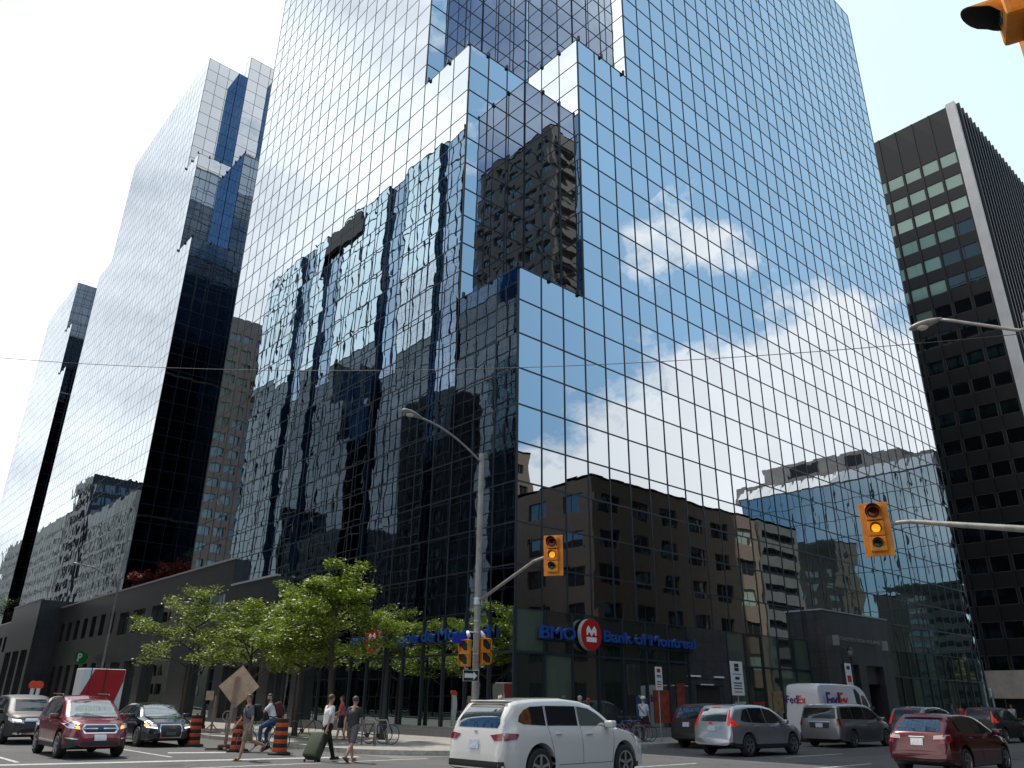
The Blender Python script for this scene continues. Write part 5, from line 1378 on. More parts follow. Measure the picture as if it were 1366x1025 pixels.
for k in range(6): g.box(-.2+k*.07, -.155+k*.07, -.004, -.001, -.02, .05)
# ---- right-hand pole (just outside the picture) with lamp and signal arms
QX, QY = 17.6, 3.62
t = empty('street_lamp', 'street lamp and signal pole at the right picture edge with a long grey arm', 'street lamp', (QX, QY, .14))
Wq = lambda v: Vector(v)-Vector((QX, QY, .14))
ztop = onx(1362, 428, QX).z
g = MB(); g.tube([(0, 0, 0), (0, 0, ztop)], [.12, .085], 14); g.build('pole', M_GALV, t, angle=40)
hd = onx(1250, 426, QX); mid = onx(1290, 431, QX); st = onx(1360, 441, QX)
g = MB(); g.tube([(0, 0, st.z-.14), Wq(st), Wq(st.lerp(mid, .5)), Wq(mid), Wq(mid.lerp(hd, .5))+Vector((0, 0, .012)), Wq(hd)], .036, 10); g.build('lamp_arm', M_GALV, t, smooth=True)
cobra(t, Wq(hd)+Vector((0, -.05, -.02)), (0, 1, -.04), .86)
g = MB(); g.lathe([(.11, -.2), (.12, .2)], (0, 0, st.z-.2), 'z', 12); g.build('clamp', M_ALU, t)
a = onx(1190, 699, QX); b_ = onx(1215, 696, QX); c_ = onx(1366, 706, QX)
g = MB(); g.tube([Wq(a), Wq(a.lerp(b_, .5))+Vector((0, 0, .01)), Wq(b_), Wq(c_), (0, 0, c_.z-.20)], [.045, .045, .048, .07, .075], 12); g.build('signal_arm', M_GALV, t, smooth=True)
signal('traffic_light', 'yellow traffic light with lit amber lens on the long arm at right', onx(1169, 706, QX), (-.93, -.36, 0), group=SG)
# ---- close signal at the top right
cp = Vector((4.62, .57, 5.92)); cp = Vector((cp.x*1.14, cp.y*1.14, CZ+(cp.z-CZ)*1.14))
t = signal('traffic_light', 'close yellow traffic light cut off by the top right corner of the picture', cp, (-.35, .94, 0), group=SG, vis=1.25)
g = MB(); g.tube([(-.1, 0, .4), (-.35, 0, .5), (-.35, 0, 1.6)], .04, 10); g.build('hanger', M_GALV, t, smooth=True)
# ---- poles with parking signs on the far pavement
def post_sign(name, label, px_, ptop, pbot, Yp, wpx, blocks, xfield=None):
    b0 = ony(px_, 960, Yp); x = b0.x
    t = empty(name, label, 'sign', (x, Yp, .14), 0, 'parking signs on posts')
    ztp, zbt = ony(px_, ptop, Yp).z-.14, ony(px_, pbot, Yp).z-.14
    h = (ztp-zbt)/2; w_ = (ony(px_+wpx/2, ptop, Yp).x-ony(px_-wpx/2, ptop, Yp).x)/2
    g = MB(); g.tube([(0, .04, 0), (0, .04, ztp)], .025, 8); g.build('post', M_GALV, t)
    g = MB(); g.bbox((0, 0, (ztp+zbt)/2), (w_, .006, h), .004); pl = g.build('plate', M_WHITEP, t)
    for (fx, fz, fw, fh, m) in blocks:
        g = MB(); g.box((fx-fw/2)*2*w_-0, (fx+fw/2)*2*w_, -.011, -.0065, zbt+(fz-fh/2)*2*h, zbt+(fz+fh/2)*2*h); g.build('marking', m, pl)
    return t
M_SR = mat('sign_red_print', (.5, .02, .02), .5)
post_sign('parking_sign', 'white and red parking sign on a thin post left of the bank end', 882, 890, 921, 22.6, 9, [(0, .84, .5, .16, M_SR), (0, .84, .2, .06, M_WHITEP), (0, .62, .6, .05, M_INK), (0, .56, .6, .03, M_INK), (0, .36, .6, .05, M_SR), (0, .25, .6, .04, M_SR), (0, .15, .5, .03, M_SR)])
post_sign('parking_sign', 'tall white information sign with black symbols in front of the storefront', 988.5, 883, 928, 22.6, 16, [(0, .88, .35, .10, M_INK), (0, .76, .35, .10, M_INK), (0, .62, .7, .02, M_INK), (0, .50, .35, .08, M_INK), (0, .36, .7, .035, M_INK), (0, .28, .6, .03, M_INK), (0, .2, .7, .03, M_INK), (0, .1, .6, .03, M_SR)])
post_sign('parking_sign', 'white and red parking sign on a post in front of the granite entrance', 1141, 886, 915, 22.6, 8, [(0, .8, .5, .16, M_INK), (0, .3, .6, .3, M_SR)])
# ---- black lantern posts
def lantern(label, x, y, h, arm=False, group='black lantern posts'):
    t = empty('lamp_post', label, 'lamp post', (x, y, .14), 0, group)
    g = MB(); g.lathe([(.20, 0), (.20, .12), (.15, .2), (.13, .8), (.085, .9), (.075, h*.6), (.06, h-.75), (.09, h-.72), (.09, h-.66), (.05, h-.6)], (0, 0, 0), 'z', 14); g.build('pole', M_IRON, t, angle=35)
    g = MB(); g.lathe([(.06, h-.62), (.15, h-.45), (.17, h-.3), (.15, h-.25)], (0, 0, 0), 'z', 14); g.build('lantern_glass', mat('lantern_glass', (.25, .25, .24), .15), t, smooth=True)
    g = MB(); g.lathe([(.20, h-.25), (.19, h-.2), (.08, h-.08), (.03, h-.04), (.035, h), (.01, h+.05)], (0, 0, 0), 'z', 14); g.build('lantern_cap', M_IRON, t, angle=40)
    return t
def lp(label, px_, pyb, ptop=None, D=None):
    b0 = G(px_, pyb, .14) if D is None else atdist(px_, pyb, D)
    D = math.hypot(b0.x, b0.y); h = (atdist(px_, ptop, D).z-.14) if ptop else 5.0
    return lantern(label, b0.x, b0.y, h)
lp('black lantern post beside the red roundel, right of the biggest tree', 510, 987, 828)
lp('black lantern post between the cyclist and the tower, under the tree crown', 371, 977)
lp('black lantern post behind the leftmost striped barrel', 268, 972)
lp('black lantern post in front of the dark portal, left one', 1147, 960, 862, D=56)
lp('black lantern post at the right end of the granite portal', 1184, 958, 858, D=62)
lp('black lantern post at the far corner below the black tower', 1300, 950, 872, D=76)
# ---- striped barrels
M_ORG = mat('barrel_orange', (.55, .075, .015), .7, var=.3, vscale=8)
def barrel(label, px_, pyb):
    p = G(px_, pyb); t = empty('traffic_barrel', label, 'traffic barrel', p, random.random(), 'orange and black striped construction barrels')
    g = MB(); g.lathe([(.36, .0), (.37, .05), (.34, .08), (.26, .09)], (0, 0, 0), 'z', 8); g.build('base', M_BLK, t)
    g = MB(); H = 1.05; nb = 8
    for k in range(nb):
        z0 = .09+(H-.09)*k/nb; z1 = .09+(H-.09)*(k+1)/nb; r0 = .225-.045*k/nb; r1 = .225-.045*(k+1)/nb
        g.lathe([(r0+.004, z0), (r0+.008, z0+.02), (r1+.008, z1-.02), (r1+.004, z1)], (0, 0, 0), 'z', 20, mi=k % 2)
    g.build('drum', [M_ORG, M_BLK] if 1 else 0, t, angle=50)
    g = MB(); g.bbox((0, 0, H+.03), (.05, .012, .035), .01); g.build('handle', M_ORG, t)
barrel('striped barrel standing right behind the dark sedan, leftmost of three', 257, 996)
barrel('striped barrel half hidden behind the walking man with the backpack', 316, 1003)
barrel('striped barrel just right of the cyclist, with black base', 372, 1007)
# ---- construction sign seen from behind
M_PLY = mat('bare_plywood', (.55, .38, .25), .75, var=.2, vscale=5)
M_WOOD = mat('grey_timber', (.28, .20, .15), .8, var=.3, vscale=9)
p = G(299, 1001); D_ = math.hypot(p.x, p.y)
t = empty('construction_sign', 'diamond construction sign seen from behind on a leaning wooden post', 'sign', p, 0)
top = atdist(317, 903, D_)-p; cc = atdist(319, 916, D_)-p
vd = Vector((p.x, p.y, 0)).normalized(); rr_ = Vector((vd.y, -vd.x, 0)); lean = (top).normalized()
g = MB(); s_ = .70; side = rr_*.97; upv = Vector((0, 0, 1))*1.0+rr_*.06
poly = [cc+upv*s_, cc+side*s_, cc-upv*s_, cc-side*s_]
g.add([q for q in poly]+[q+vd*.018 for q in poly], [(0,1,2,3),(7,6,5,4),(0,4,5,1),(1,5,6,2),(2,6,7,3),(3,7,4,0)]); g.build('board', M_PLY, t)
g = MB(); g.obox(top*.5-vd*.05, (.055, .03, top.length*.5), rr_, vd, lean); g.obox((0, 0, .04), (.62, .05, .04), rr_, vd); g.obox((0, 0, .05), (.05, .55, .04), rr_, vd)
g.build('post', M_WOOD, t)
g = MB(); g.bbox(rr_*.05+Vector((0, 0, .12)), (.28, .2, .07), .05, rr_, vd); g.build('sandbag', mat('brown_sandbag', (.12, .07, .045), .9), t, smooth=True)
p = G(281, 978, .14); D_ = math.hypot(p.x, p.y)
t = empty('construction_sign', 'small blank wooden sign board on a timber stand behind the leftmost barrel', 'sign', p, 0)
top = atdist(280, 928, D_)-p; vd = Vector((p.x, p.y, 0)).normalized(); rr_ = Vector((vd.y, -vd.x, 0))
g = MB(); g.obox(top, (.17, .012, .20), rr_, vd); g.build('board', M_PLY, t)
g = MB(); g.obox(Vector((0, 0, top.z*.5))+vd*.04, (.05, .025, top.z*.5), rr_, vd); g.obox((0, 0, .04), (.45, .04, .035), rr_, vd); g.obox((0, 0, .05), (.04, .4, .035), rr_, vd)
for s_ in (-1, 1): g.obox(rr_*s_*.17+Vector((0, 0, .22)), (.26, .02, .025), rr_*s_*.7+Vector((0, 0, -.7)), vd, rr_*s_*.7+Vector((0, 0, .7)))
g.build('stand', M_WOOD, t)
# ---- green parking sign on the podium
p = onx(108, 877, 21.7)
t = empty('parking_garage_sign', 'round green sign with a white P hanging on the granite podium', 'sign', p, 0)
g = MB(); n = 28
g.prism([(.62*math.cos(2*math.pi*k/n), .62*math.sin(2*math.pi*k/n)) for k in range(n)], -.06, .06, lambda a, b, h: (a*.35+a*.6*0, h*0-a*.93, b) if 0 else (a*.75+h*.66, -a*.66+h*.75, b)); g.build('disc', mat('sign_green', (.01, .20, .04), .4), t)
lettering('lettering', t, 'P', (-.20-.08*.66*1, .18-.08*.75, -.36), (.75, -.66, 0), (-.66, -.75, 0), .72, .42, M_WHITEP, .02, .03)
g = MB(); g.tube([(0, 0, 0), (.9, 0, 0)], .04, 8); g.build('bracket', M_IRON, t)
# ---- red and white trailer box
t = empty('box_trailer', 'red and white box trailer showing above the red SUV and the dark sedan', 'trailer', (10.95, 39.5, 0), R(0))
g = MB(); g.bbox((0, .5, 1.70), (.90, .5, 1.08), .04); g.build('box', M_WHITEP, t)
g = MB(); g.prism([(-.98, .62), (1.0, .62), (1.16, 2.70), (-.55, 2.70), (-1.16, 1.4), (-1.16, .9)], -.012, -.003, lambda a, b, h: (a, h, b)) if 0 else g.prism([(-.84, .66), (.4, .66), (.87, 2.3), (.87, 2.75), (-.4, 2.75), (-.87, 1.6)], -.012, -.003, lambda a, b, h: (a, h, b))
g.build('red_panel', mat('trailer_red', (.45, .008, .012), .5, var=.15, vscale=3), t)
g = MB(); g.box(-.55, -.52, -.02, -.013, .65, 2.8); g.box(.05, .08, -.03, -.013, .65, 2.8); g.build('door_edge', M_TRIM, t)
for s_ in (1, -1):
    for yy in (.5,): 
        w_ = wheel(t, s_*1.0, yy, .32, .2, 5); w_.rotation_euler = (0, 0, R(90)); w_.location = (s_*.85, yy, .32)
g = MB(); g.box(-.8, .8, .1, .9, .42, .6); g.build('chassis', M_TRIM, t)
# ---- orange round markers in the distance at the left
for k, px_ in enumerate((34, 42)):
    p = atdist(px_, 960, 48); p.z = 0
    t = empty('road_marker', 'round orange marker on a white post at the far left, %s' % ('left one of the pair' if k == 0 else 'right one of the pair'), 'marker', p, 0, 'orange round markers')
    zc = atdist(px_, 914, 48).z
    g = MB(); g.tube([(0, 0, 0), (0, 0, zc-.15)], .09, 10); g.build('post', M_WHITEP, t)
    g = MB(); g.lathe([(0, -.03), (.20, -.03), (.20, .03), (0, .03)], (0, 0, zc), 'y', 20); g.build('disc', mat('marker_orange', (.85, .08, .02), .5), t)
# ---- far street lamp on the left
D_ = 62
p = atdist(128, 930, D_); p.z = .14
t = empty('street_lamp', 'slim grey street lamp in front of the granite podium at left', 'street lamp', p, 0)
tp = atdist(146, 777, D_)-p
g = MB(); g.tube([(0, 0, 0), (0, 0, tp.z)], [.10, .07], 10); g.build('pole', M_GALV, t)
e_ = Vector((atdist(110, 754, D_)-p)); m1 = Vector((atdist(125, 757, D_)-p))
g = MB(); g.tube([(0, 0, tp.z-.05), Vector((0, 0, tp.z)).lerp(m1, .6), m1, e_], .045, 8); g.build('lamp_arm', M_GALV, t, smooth=True)
cobra(t, e_, (e_-m1), .8)
# ---- overhead wire
A_ = atdist(-40, 474, 44); B_ = atdist(1420, 440, 30); 
t = empty('overhead_wire', 'thin overhead wire spanning the whole street in front of the towers', 'wire', A_, 0)
pts = []
for i in range(41):
    f = i/40; p = A_.lerp(B_, f); p.z -= 1.15*4*f*(1-f); pts.append(p-A_)
g = MB(); g.tube(pts, .013, 6); g.build('cable', mat('wire_grey', (.10, .085, .07), .6), t)
# ---- far corner at the right: signals, round green sign
D_ = 82
for k, (px_, py_, lab) in enumerate(((1253, 912, 'far small yellow signal left of the pole under the round green sign'), (1267, 912, 'far small yellow signal right of the pole under the round green sign'), (1273, 872, 'far small yellow signal on a high arm above the round green sign'))):
    signal('traffic_light', lab, atdist(px_, py_, D_), (-.6, -.8, 0), group=SG, s=1.0)
p = atdist(1261, 955, D_+.6); p.z = .14
t = empty('signal_pole', 'grey signal pole with a slanting arm at the far corner', 'pole', p, 0)
z1 = atdist(1256, 862, D_+.6)-p
g = MB(); g.tube([(0, 0, 0), (0, 0, z1.z)], .10, 8); g.build('pole', M_GALV, t)
q0 = atdist(1257, 876, D_+.6)-p; q1 = atdist(1274, 866, D_+.3)-p
g = MB(); g.tube([(0, 0, q0.z), q1], .06, 8); g.build('signal_arm', M_GALV, t)
p = atdist(1262, 891, D_-.6)
t = empty('cafe_sign', 'round green sign with a white ring and star hanging at the far corner', 'sign', p, math.atan2(-p.y, -p.x))
g = MB(); g.prism([(.72*math.cos(2*math.pi*k/28), .72*math.sin(2*math.pi*k/28)) for k in range(28)], -.05, .05, lambda a, b, h: (h, a, b)); g.build('disc', mat('cafe_green', (.01, .12, .05), .4), t)
g = MB()
g.add([(.055, r*math.cos(2*math.pi*k/28), r*math.sin(2*math.pi*k/28)) for r in (.42, .50) for k in range(28)], [(k, (k+1) % 28, 28+(k+1) % 28, 28+k) for k in range(28)])
g.prism([((.30 if k % 2 == 0 else .12)*math.sin(math.pi*k/5), (.30 if k % 2 == 0 else .12)*math.cos(math.pi*k/5)) for k in range(10)], .052, .06, lambda a, b, h: (h, a, b))
g.build('emblem', M_WHITEP, t)
p = atdist(1328, 950, 70); p.z = .14
t = empty('parking_meter', 'pale grey parking meter post in front of the low stone wing', 'parking meter', p, 0)
g = MB(); g.tube([(0, 0, 0), (0, 0, 2.2)], .09, 8); g.build('post', M_ALU, t); g = MB(); g.bbox((0, 0, 2.5), (.35, .12, .3), .06); g.build('head', M_ALU, t)
# ---- bicycles
def bicycle(label, loc, rz, m_frame, group='bicycles on the pavement', fender=None, upright=0.0):
    t = empty('bicycle', label, 'bicycle', loc, rz, group)
    R0 = .34; rx, fx = -.52, .53
    for x in (rx, fx):
        g = MB(); g.lathe([(R0-.02, -.016), (R0, -.010), (R0+.004, 0), (R0, .010), (R0-.02, .016)], (0, 0, 0), 'y', 28, closed=True); w_ = g.build('wheel', M_TYRE, t, loc=(x, 0, R0))
        g = MB()
        for k in range(12):
            a = math.pi*2*k/12; g.tube([(0, .02 if k % 2 else -.02, 0), ((R0-.02)*math.cos(a), 0, (R0-.02)*math.sin(a))], .0018, 3)
        g.lathe([(R0-.028, -.012), (R0-.02, -.012), (R0-.02, .012), (R0-.028, .012)], (0, 0, 0), 'y', 28, closed=True)
        g.build('rim', M_ALU, w_)
    bb = (-.08, 0, .29); st = (-.26, 0, .80); hd = (.33, 0, .82); hl = (.37, 0, .68)
    g = MB()
    for a, b in ((bb, st), (st, hd), (bb, hl), ((rx, .03, R0), bb), ((rx, -.03, R0), bb), ((rx, 0, R0), st), (hd, hl)): g.tube([a, b], .017, 8)
    g.build('frame', m_frame, t, smooth=True)
    g = MB(); g.tube([hl, (fx-.04, 0, .5), (fx, 0, R0)], .015, 8); g.build('fork', m_frame, t)
    g = MB(); g.tube([hd, (.30, 0, .96)], .014, 8); g.tube([(.20, -.30, .99), (.30, -.22, .98), (.34, 0, .98), (.30, .22, .98), (.20, .30, .99)], .012, 8); g.build('handlebar', M_IRON, t, smooth=True)
    g = MB(); g.bbox((-.30, 0, .94), (.13, .065, .028), .025); g.tube([st, (-.29, 0, .92)], .013, 8); g.build('saddle', M_TRIM, t, smooth=True)
    g = MB(); g.lathe([(.085, -.006), (.09, .006)], (bb[0], -.05, bb[2]), 'y', 18); g.tube([(-.08, -.07, .29), (.02, -.075, .16)], .01, 6); g.tube([(-.08, .07, .29), (-.18, .075, .42)], .01, 6); g.build('crank', M_IRON, t)
    if fender:
        for x in (rx, fx):
            g = MB(); vs = []; n = 14
            for k in range(n+1):
                a = R(20+150*k/n) if x < 0 else R(10+120*k/n); 
                for y in (-.03, .03): vs.append((x-(R0+.03)*math.cos(a) if x < 0 else x+(R0+.03)*math.cos(a)-0, y, R0+(R0+.03)*math.sin(a)))
            g.add(vs, [(2*k, 2*k+1, 2*k+3, 2*k+2) for k in range(n)]); g.build('mudguard', fender, t)
    return t
M_BB = mat('bike_blue', (.03, .12, .32), .35, coat=.5); M_BK = mat('bike_black', (.015, .015, .015), .4); M_BT = mat('bike_teal', (.25, .38, .38), .4, coat=.4); M_BR = mat('bike_red', (.25, .02, .02), .4, coat=.4)
p = G(492, 992, .14); bicycle('blue bicycle locked at the bank corner rack, left of the lantern post', p, R(-45), M_BB, fender=M_BB)
p = G(506, 993, .14); bicycle('blue and black bicycle locked right at the foot of the lantern post', p, R(-70), M_BK, fender=M_BB)
p = G(405, 985, .14); bicycle('black bicycle parked by the trunk left of the man with the suitcase', p, R(-60), M_BK)
for k, (px_, c_, lab) in enumerate(((838, M_BB, 'blue bicycle in the rack by the bank door, leftmost'), (846, M_BR, 'red bicycle in the rack by the bank door, middle'), (853, M_BK, 'black bicycle in the rack by the bank door, nearest the man in a cap'))):
    p = ony(px_, 975, 23.6); p.z = .14; bicycle(lab, p, R(-70-6*k), c_)
g_ = G(499, 994, .14)
t = empty('bicycle_rack', 'grey hoop bicycle rack on the corner pavement', 'bicycle rack', g_, R(20))
g = MB()
for dx in (-.35, .35): g.tube([(dx, -.3, 0), (dx, -.3, .7), (dx, -.22, .82), (dx, .22, .82), (dx, .3, .7), (dx, .3, 0)], .028, 8)
g.build('hoop', M_GALV, t, smooth=True)
p = G(300, 978, .14)
t = empty('bicycle_rack', 'small ring bicycle stand on the pavement behind the diamond sign', 'bicycle rack', p, R(-45))
g = MB(); g.tube([(0, 0, 0), (0, 0, .85)], .035, 8); g.build('post', M_GALV, t)
g = MB(); g.lathe([(.20, -.02), (.24, -.02), (.24, .02), (.20, .02)], (0, 0, .72), 'y', 20, closed=True); g.build('ring', M_GALV, t)
# ---------------------------------------------------------------- people
def skin_m(n, c): return mat(n, c, .55, spec=.35)
M_SKIN = skin_m('skin_light', (.42, .24, .16)); M_SKIN2 = skin_m('skin_tanned', (.30, .16, .10))
def cloth(n, c, v=.12): return mat('cloth_'+n, c, .85, var=v, vscale=9, bump=.01, bscale=9)
def blobmesh(caps, voxel, smooth=3):
    """union of tapered capsules as one continuous closed surface"""
    g = MB()
    for p0, r0, p1, r1 in caps:
        p0 = Vector(p0); p1 = Vector(p1)
        g.tube([p0, p1], [r0, r1], 12); g.ball(p0, r0, 12, 8); g.ball(p1, r1, 12, 8)
    me = bpy.data.meshes.new('b'); me.from_pydata(g.v, [], g.f)
    bm = bmesh.new(); bm.from_mesh(me); bmesh.ops.recalc_face_normals(bm, faces=bm.faces[:]); bm.to_mesh(me); bm.free()
    o = bpy.data.objects.new('b', me); COL.objects.link(o)
    m = o.modifiers.new('r', 'REMESH'); m.mode = 'VOXEL'; m.voxel_size = voxel; m.use_smooth_shade = True
    s = o.modifiers.new('s', 'SMOOTH'); s.factor = .5; s.iterations = smooth
    dg = bpy.context.evaluated_depsgraph_get(); res = bpy.data.meshes.new_from_object(o.evaluated_get(dg))
    vs = [tuple(v.co) for v in res.vertices]; fs = [tuple(p.vertices) for p in res.polygons]
    bpy.data.objects.remove(o); bpy.data.meshes.remove(me); bpy.data.meshes.remove(res)
    return vs, fs
def rot2(v, a):       # rotate in the x-z plane (forward = +x)
    c, s = math.cos(a), math.sin(a); return Vector((v.x*c+v.z*s, v.y, -v.x*s+v.z*c))
def person(label, loc, rz, H=1.75, legs=((22, 8), (-18, 30)), arms=((-18, 15), (20, 25)), lean=3, skin=M_SKIN, shirt=None, sleeve='short', lower=None, lower_len='shorts', hair=(.05, .035, .025), hairlen=0, shoes=None, hat=None, vox=.014, headyaw=0, female=False, sit=None, hips_z=None, hands=True, group='people on foot and bicycle'):
    t = empty('person', label, 'person', loc, rz, group)
    k = H/1.75
    hipz = .92*k if hips_z is None else hips_z
    sw = (.185 if not female else .165)*k
    up = rot2(Vector((0, 0, 1)), R(lean))
    hip = Vector((0, 0, hipz)); chest = hip+up*.34*k; neck = hip+up*.535*k; shz = hip+up*.462*k
    head = neck+rot2(Vector((0, 0, 1)), R(lean*.3))*.16*k+Vector((.015*k, 0, 0))
    body = [(hip, .125*k, hip+up*.18*k, .115*k), (hip+up*.18*k, .115*k, chest, .13*k), (chest, .13*k, neck-up*.04*k, .075*k), (neck-up*.06*k, .058*k, head-Vector((0, 0, .06*k)), .052*k)]
    shirtc = [(hip+up*.01, .142*k, hip+up*.18*k, .135*k), (hip+up*.18*k, .135*k, chest-up*.03*k, .148*k), (chest-up*.03*k, .14*k, neck-up*.06*k, .07*k)]
    for sy in (1, -1):
        S = shz+Vector((0, sy*sw, 0)); body += [(chest+Vector((0, sy*.07*k, 0)), .11*k, S, .052*k), (neck-up*.03*k, .055*k, S, .048*k)]
        shirtc += [(chest+Vector((0, sy*.065*k, -.03)), .122*k, S-Vector((0, 0, .012)), .064*k), (neck-up*.055*k, .062*k, S-Vector((0, 0, .004)), .058*k), (hip+Vector((0, sy*.05*k, .02)), .125*k, chest+Vector((0, sy*.05*k, 0)), .13*k)]
    fingers = []; low = []; feet = []; hands_p = []
    for (sy, (sa, el)) in zip((1, -1), arms):
        S = shz+Vector((0, sy*sw, 0))
        d1 = rot2(Vector((0, sy*.13, -1)).normalized(), R(-sa)); E = S+d1*.29*k
        d2 = rot2(Vector((0, sy*.02, -1)).normalized(), R(-sa-el)); Wr = E+d2*.25*k; Hd = Wr+d2*.08*k
        body += [(S, .050*k, E, .038*k), (E, .038*k, Wr, .026*k)]
        if hands: body += [(Wr, .026*k, Hd, .034*k)]
        if sleeve == 'short': shirtc += [(S, .060*k, S.lerp(E, .62), .058*k)]
        elif sleeve == 'long': shirtc += [(S, .060*k, E, .052*k), (E, .054*k, Wr, .040*k)]
        hands_p.append((Hd, d2))
        side = Vector((1, 0, 0)); side = (side-d2*side.dot(d2)).normalized(); inn = d2.cross(side)
        for f in range(4):
            b0 = Hd+side*(.024-.016*f)*k+d2*.02*k; L_ = (.065, .075, .07, .055)[f]*k
            m_ = b0+d2*L_*.55+inn*(-sy)*.008; e = m_+d2*L_*.42+inn*(-sy)*.022
            fingers.append(([b0, m_, e], [.0095*k, .0088*k, .006*k]))
        b0 = Wr+side*.02*k+d2*.03*k; fingers.append(([b0, b0+side*.032*k+d2*.03*k, b0+side*.038*k+d2*.062*k], [.012*k, .0105*k, .007*k]))
    for (sy, (ta, kn)) in zip((1, -1), legs):
        Hj = hip+Vector((0, sy*.095*k, -.02*k))
        d1 = rot2(Vector((0, sy*.03, -1)).normalized(), R(-ta)); K = Hj+d1*.43*k
        d2 = rot2(Vector((0, 0, -1)), R(-ta+kn)); A = K+d2*.42*k
        body += [(Hj, .088*k, K, .056*k), (K, .056*k, K+d2*.14*k-Vector((.01, 0, 0)), .054*k), (K+d2*.14*k-Vector((.01, 0, 0)), .054*k, A, .036*k)]
        fa = rot2(Vector((1, 0, -.12)), R(-ta*.4+kn*.8)).normalized() if kn > 15 else rot2(Vector((1, 0, -.1)), R(-ta*.35)).normalized()
        body += [(A, .036*k, A+fa*.13*k-Vector((0, 0, .035*k)), .034*k)]
        low += [(hip, .138*k, Hj, .118*k), (Hj, .115*k, Hj.lerp(K, .85 if lower_len == 'shorts' else 1.0), .085*k if lower_len == 'shorts' else .070*k)]
        if lower_len == 'long': low += [(K, .070*k, A-d2*.01, .055*k)]
        feet.append((A, fa))
    hp = [(head+Vector((0, 0, .015*k)), .088*k, head+Vector((.012*k, 0, -.045*k)), .070*k), (head+Vector((.03*k, 0, -.075*k)), .042*k, head+Vector((.035*k, 0, -.06*k)), .045*k),
          (head+Vector((.088*k, 0, .0)), .010*k, head+Vector((.100*k, 0, -.022*k)), .014*k)]
    hp += [(head+Vector((.0, s*.082*k, -.01*k)), .016*k, head+Vector((-.005, s*.085*k, -.03*k)), .012*k) for s in (1, -1)]
    if headyaw:
        q = Matrix.Rotation(R(headyaw), 3, 'Z'); hp = [(head+q@(Vector(a)-head), b, head+q@(Vector(c)-head), d) for a, b, c, d in hp]
    else: q = Matrix.Identity(3)
    vs, fs = blobmesh(body+hp, vox)
    g = MB(); g.add(vs, fs)
    if hands:
        for pts, rr in fingers: g.tube(pts, rr, 6)
    for s in (1, -1): 
        e = head+q@Vector((.083*k, s*.030*k, .008*k)); g.ball(e, .010*k, 8, 5, mi=1)
    mth_ = head+q@Vector((.083*k, 0, -.058*k)); g.obox(mth_, (.004, .022*k, .005*k), q@Vector((1, 0, 0)), q@Vector((0, 1, 0)), (0, 0, 1), mi=2)
    g.build('body', [skin, M_INK, mat('lips', (.25, .09, .07), .5)], t, smooth=True)
    vs, fs = blobmesh(shirtc, vox); g = MB(); g.add(vs, fs); g.build('shirt', shirt, t, smooth=True)
    vs, fs = blobmesh(low, vox); g = MB(); g.add(vs, fs); g.build('shorts' if lower_len == 'shorts' else 'trousers', lower, t, smooth=True)
    # hair: shell round the skull, open at the face
    g = MB(); n = 16; vs = []; rows = 9
    for i in range(rows):
        ph = R(8+i*13)
        for j in range(n):
            th = 2*math.pi*j/n
            d = Vector((math.sin(ph)*math.cos(th), math.sin(ph)*math.sin(th), math.cos(ph)))
            face = max(0, d.x)*max(0, .45-d.z)
            rr = .102*k*(1-min(.35, face*1.2))+random.uniform(-.002, .002)
            if hairlen and d.x < .35 and d.z < .2: rr *= 1.05
            p = head+q@Vector((d.x*rr, d.y*rr*.93, d.z*rr*1.02+.02*k-(hairlen*max(0, -d.z+.2) if d.x < .3 else 0)))
            vs.append(p)
    fs = [(i*n+j, i*n+(j+1) % n, (i+1)*n+(j+1) % n, (i+1)*n+j) for i in range(rows-1) for j in range(n)
          if not (i > 4 and (j in (0, 1, 2, 14, 15))) and not (i > 5 and not hairlen and j in (3, 13))]
    fs.append(tuple(range(n)))
    g.add(vs, fs); g.build('hair', mat('hair_%d' % int(hair[0]*1000), hair, .6, var=.3, vscale=40), t, smooth=True)
    if hat:
        g = MB(); g.lathe([(.104*k, -.02), (.108*k, .03), (.09*k, .085), (.04*k, .11), (0, .113)], tuple(head+Vector((0, 0, .035*k))), 'z', 18)
        b = head+q@Vector((.12*k, 0, .03*k)); g.obox(b, (.06*k, .07*k, .005), q@Vector((1, 0, -.15)), q@Vector((0, 1, 0)), (0, 0, 1)); g.build('cap', hat, t, smooth=True)
    for (A, fa) in feet:
        g = MB(); r = fa.cross(Vector((0, 0, 1))).normalized(); u = r.cross(fa)
        c = A+fa*.055*k-u*.062*k
        g.bbox(c, (.135*k, .046*k, .014*k), .012, fa, r, u); 
        if shoes[1] == 'shoe': g.bbox(c+u*.035*k-fa*.01, (.125*k, .045*k, .032*k), .028, fa, r, u)
        else: g.obox(c+u*.05*k+fa*.05*k, (.02*k, .05*k, .022*k), fa, r, u)
        g.build('shoe', shoes[0], t, smooth=True)
    t['hd'] = list(hands_p[1][0]); del t['hd']
    return t, dict(hands=hands_p, head=head, chest=chest, hip=hip, neck=neck, up=up, k=k)
def backpack(par, info, m_, name='backpack'):
    """carried bag: its own top-level thing at the wearer's back"""
    k = info['k']; c = info['chest']-Vector((.215*k, 0, .0)); 
    t = empty(name, None, None); return t
M_TEEG = cloth('grey_tee', (.13, .15, .17)); M_TEEW = cloth('white_tee', (.72, .72, .74), .05); M_TEED = cloth('charcoal_tee', (.035, .038, .042)); M_KHAKI = cloth('khaki', (.24, .19, .13)); M_JEAN = cloth('denim', (.035, .07, .15), .3)
M_GREYS = cloth('grey_shorts', (.14, .115, .12)); M_BLKC = cloth('black', (.012, .012, .014)); M_PINK = cloth('pink', (.45, .08, .10)); M_LBLUE = cloth('pale_blue', (.45, .52, .62)); M_REDB = cloth('maroon', (.07, .012, .016), .35)
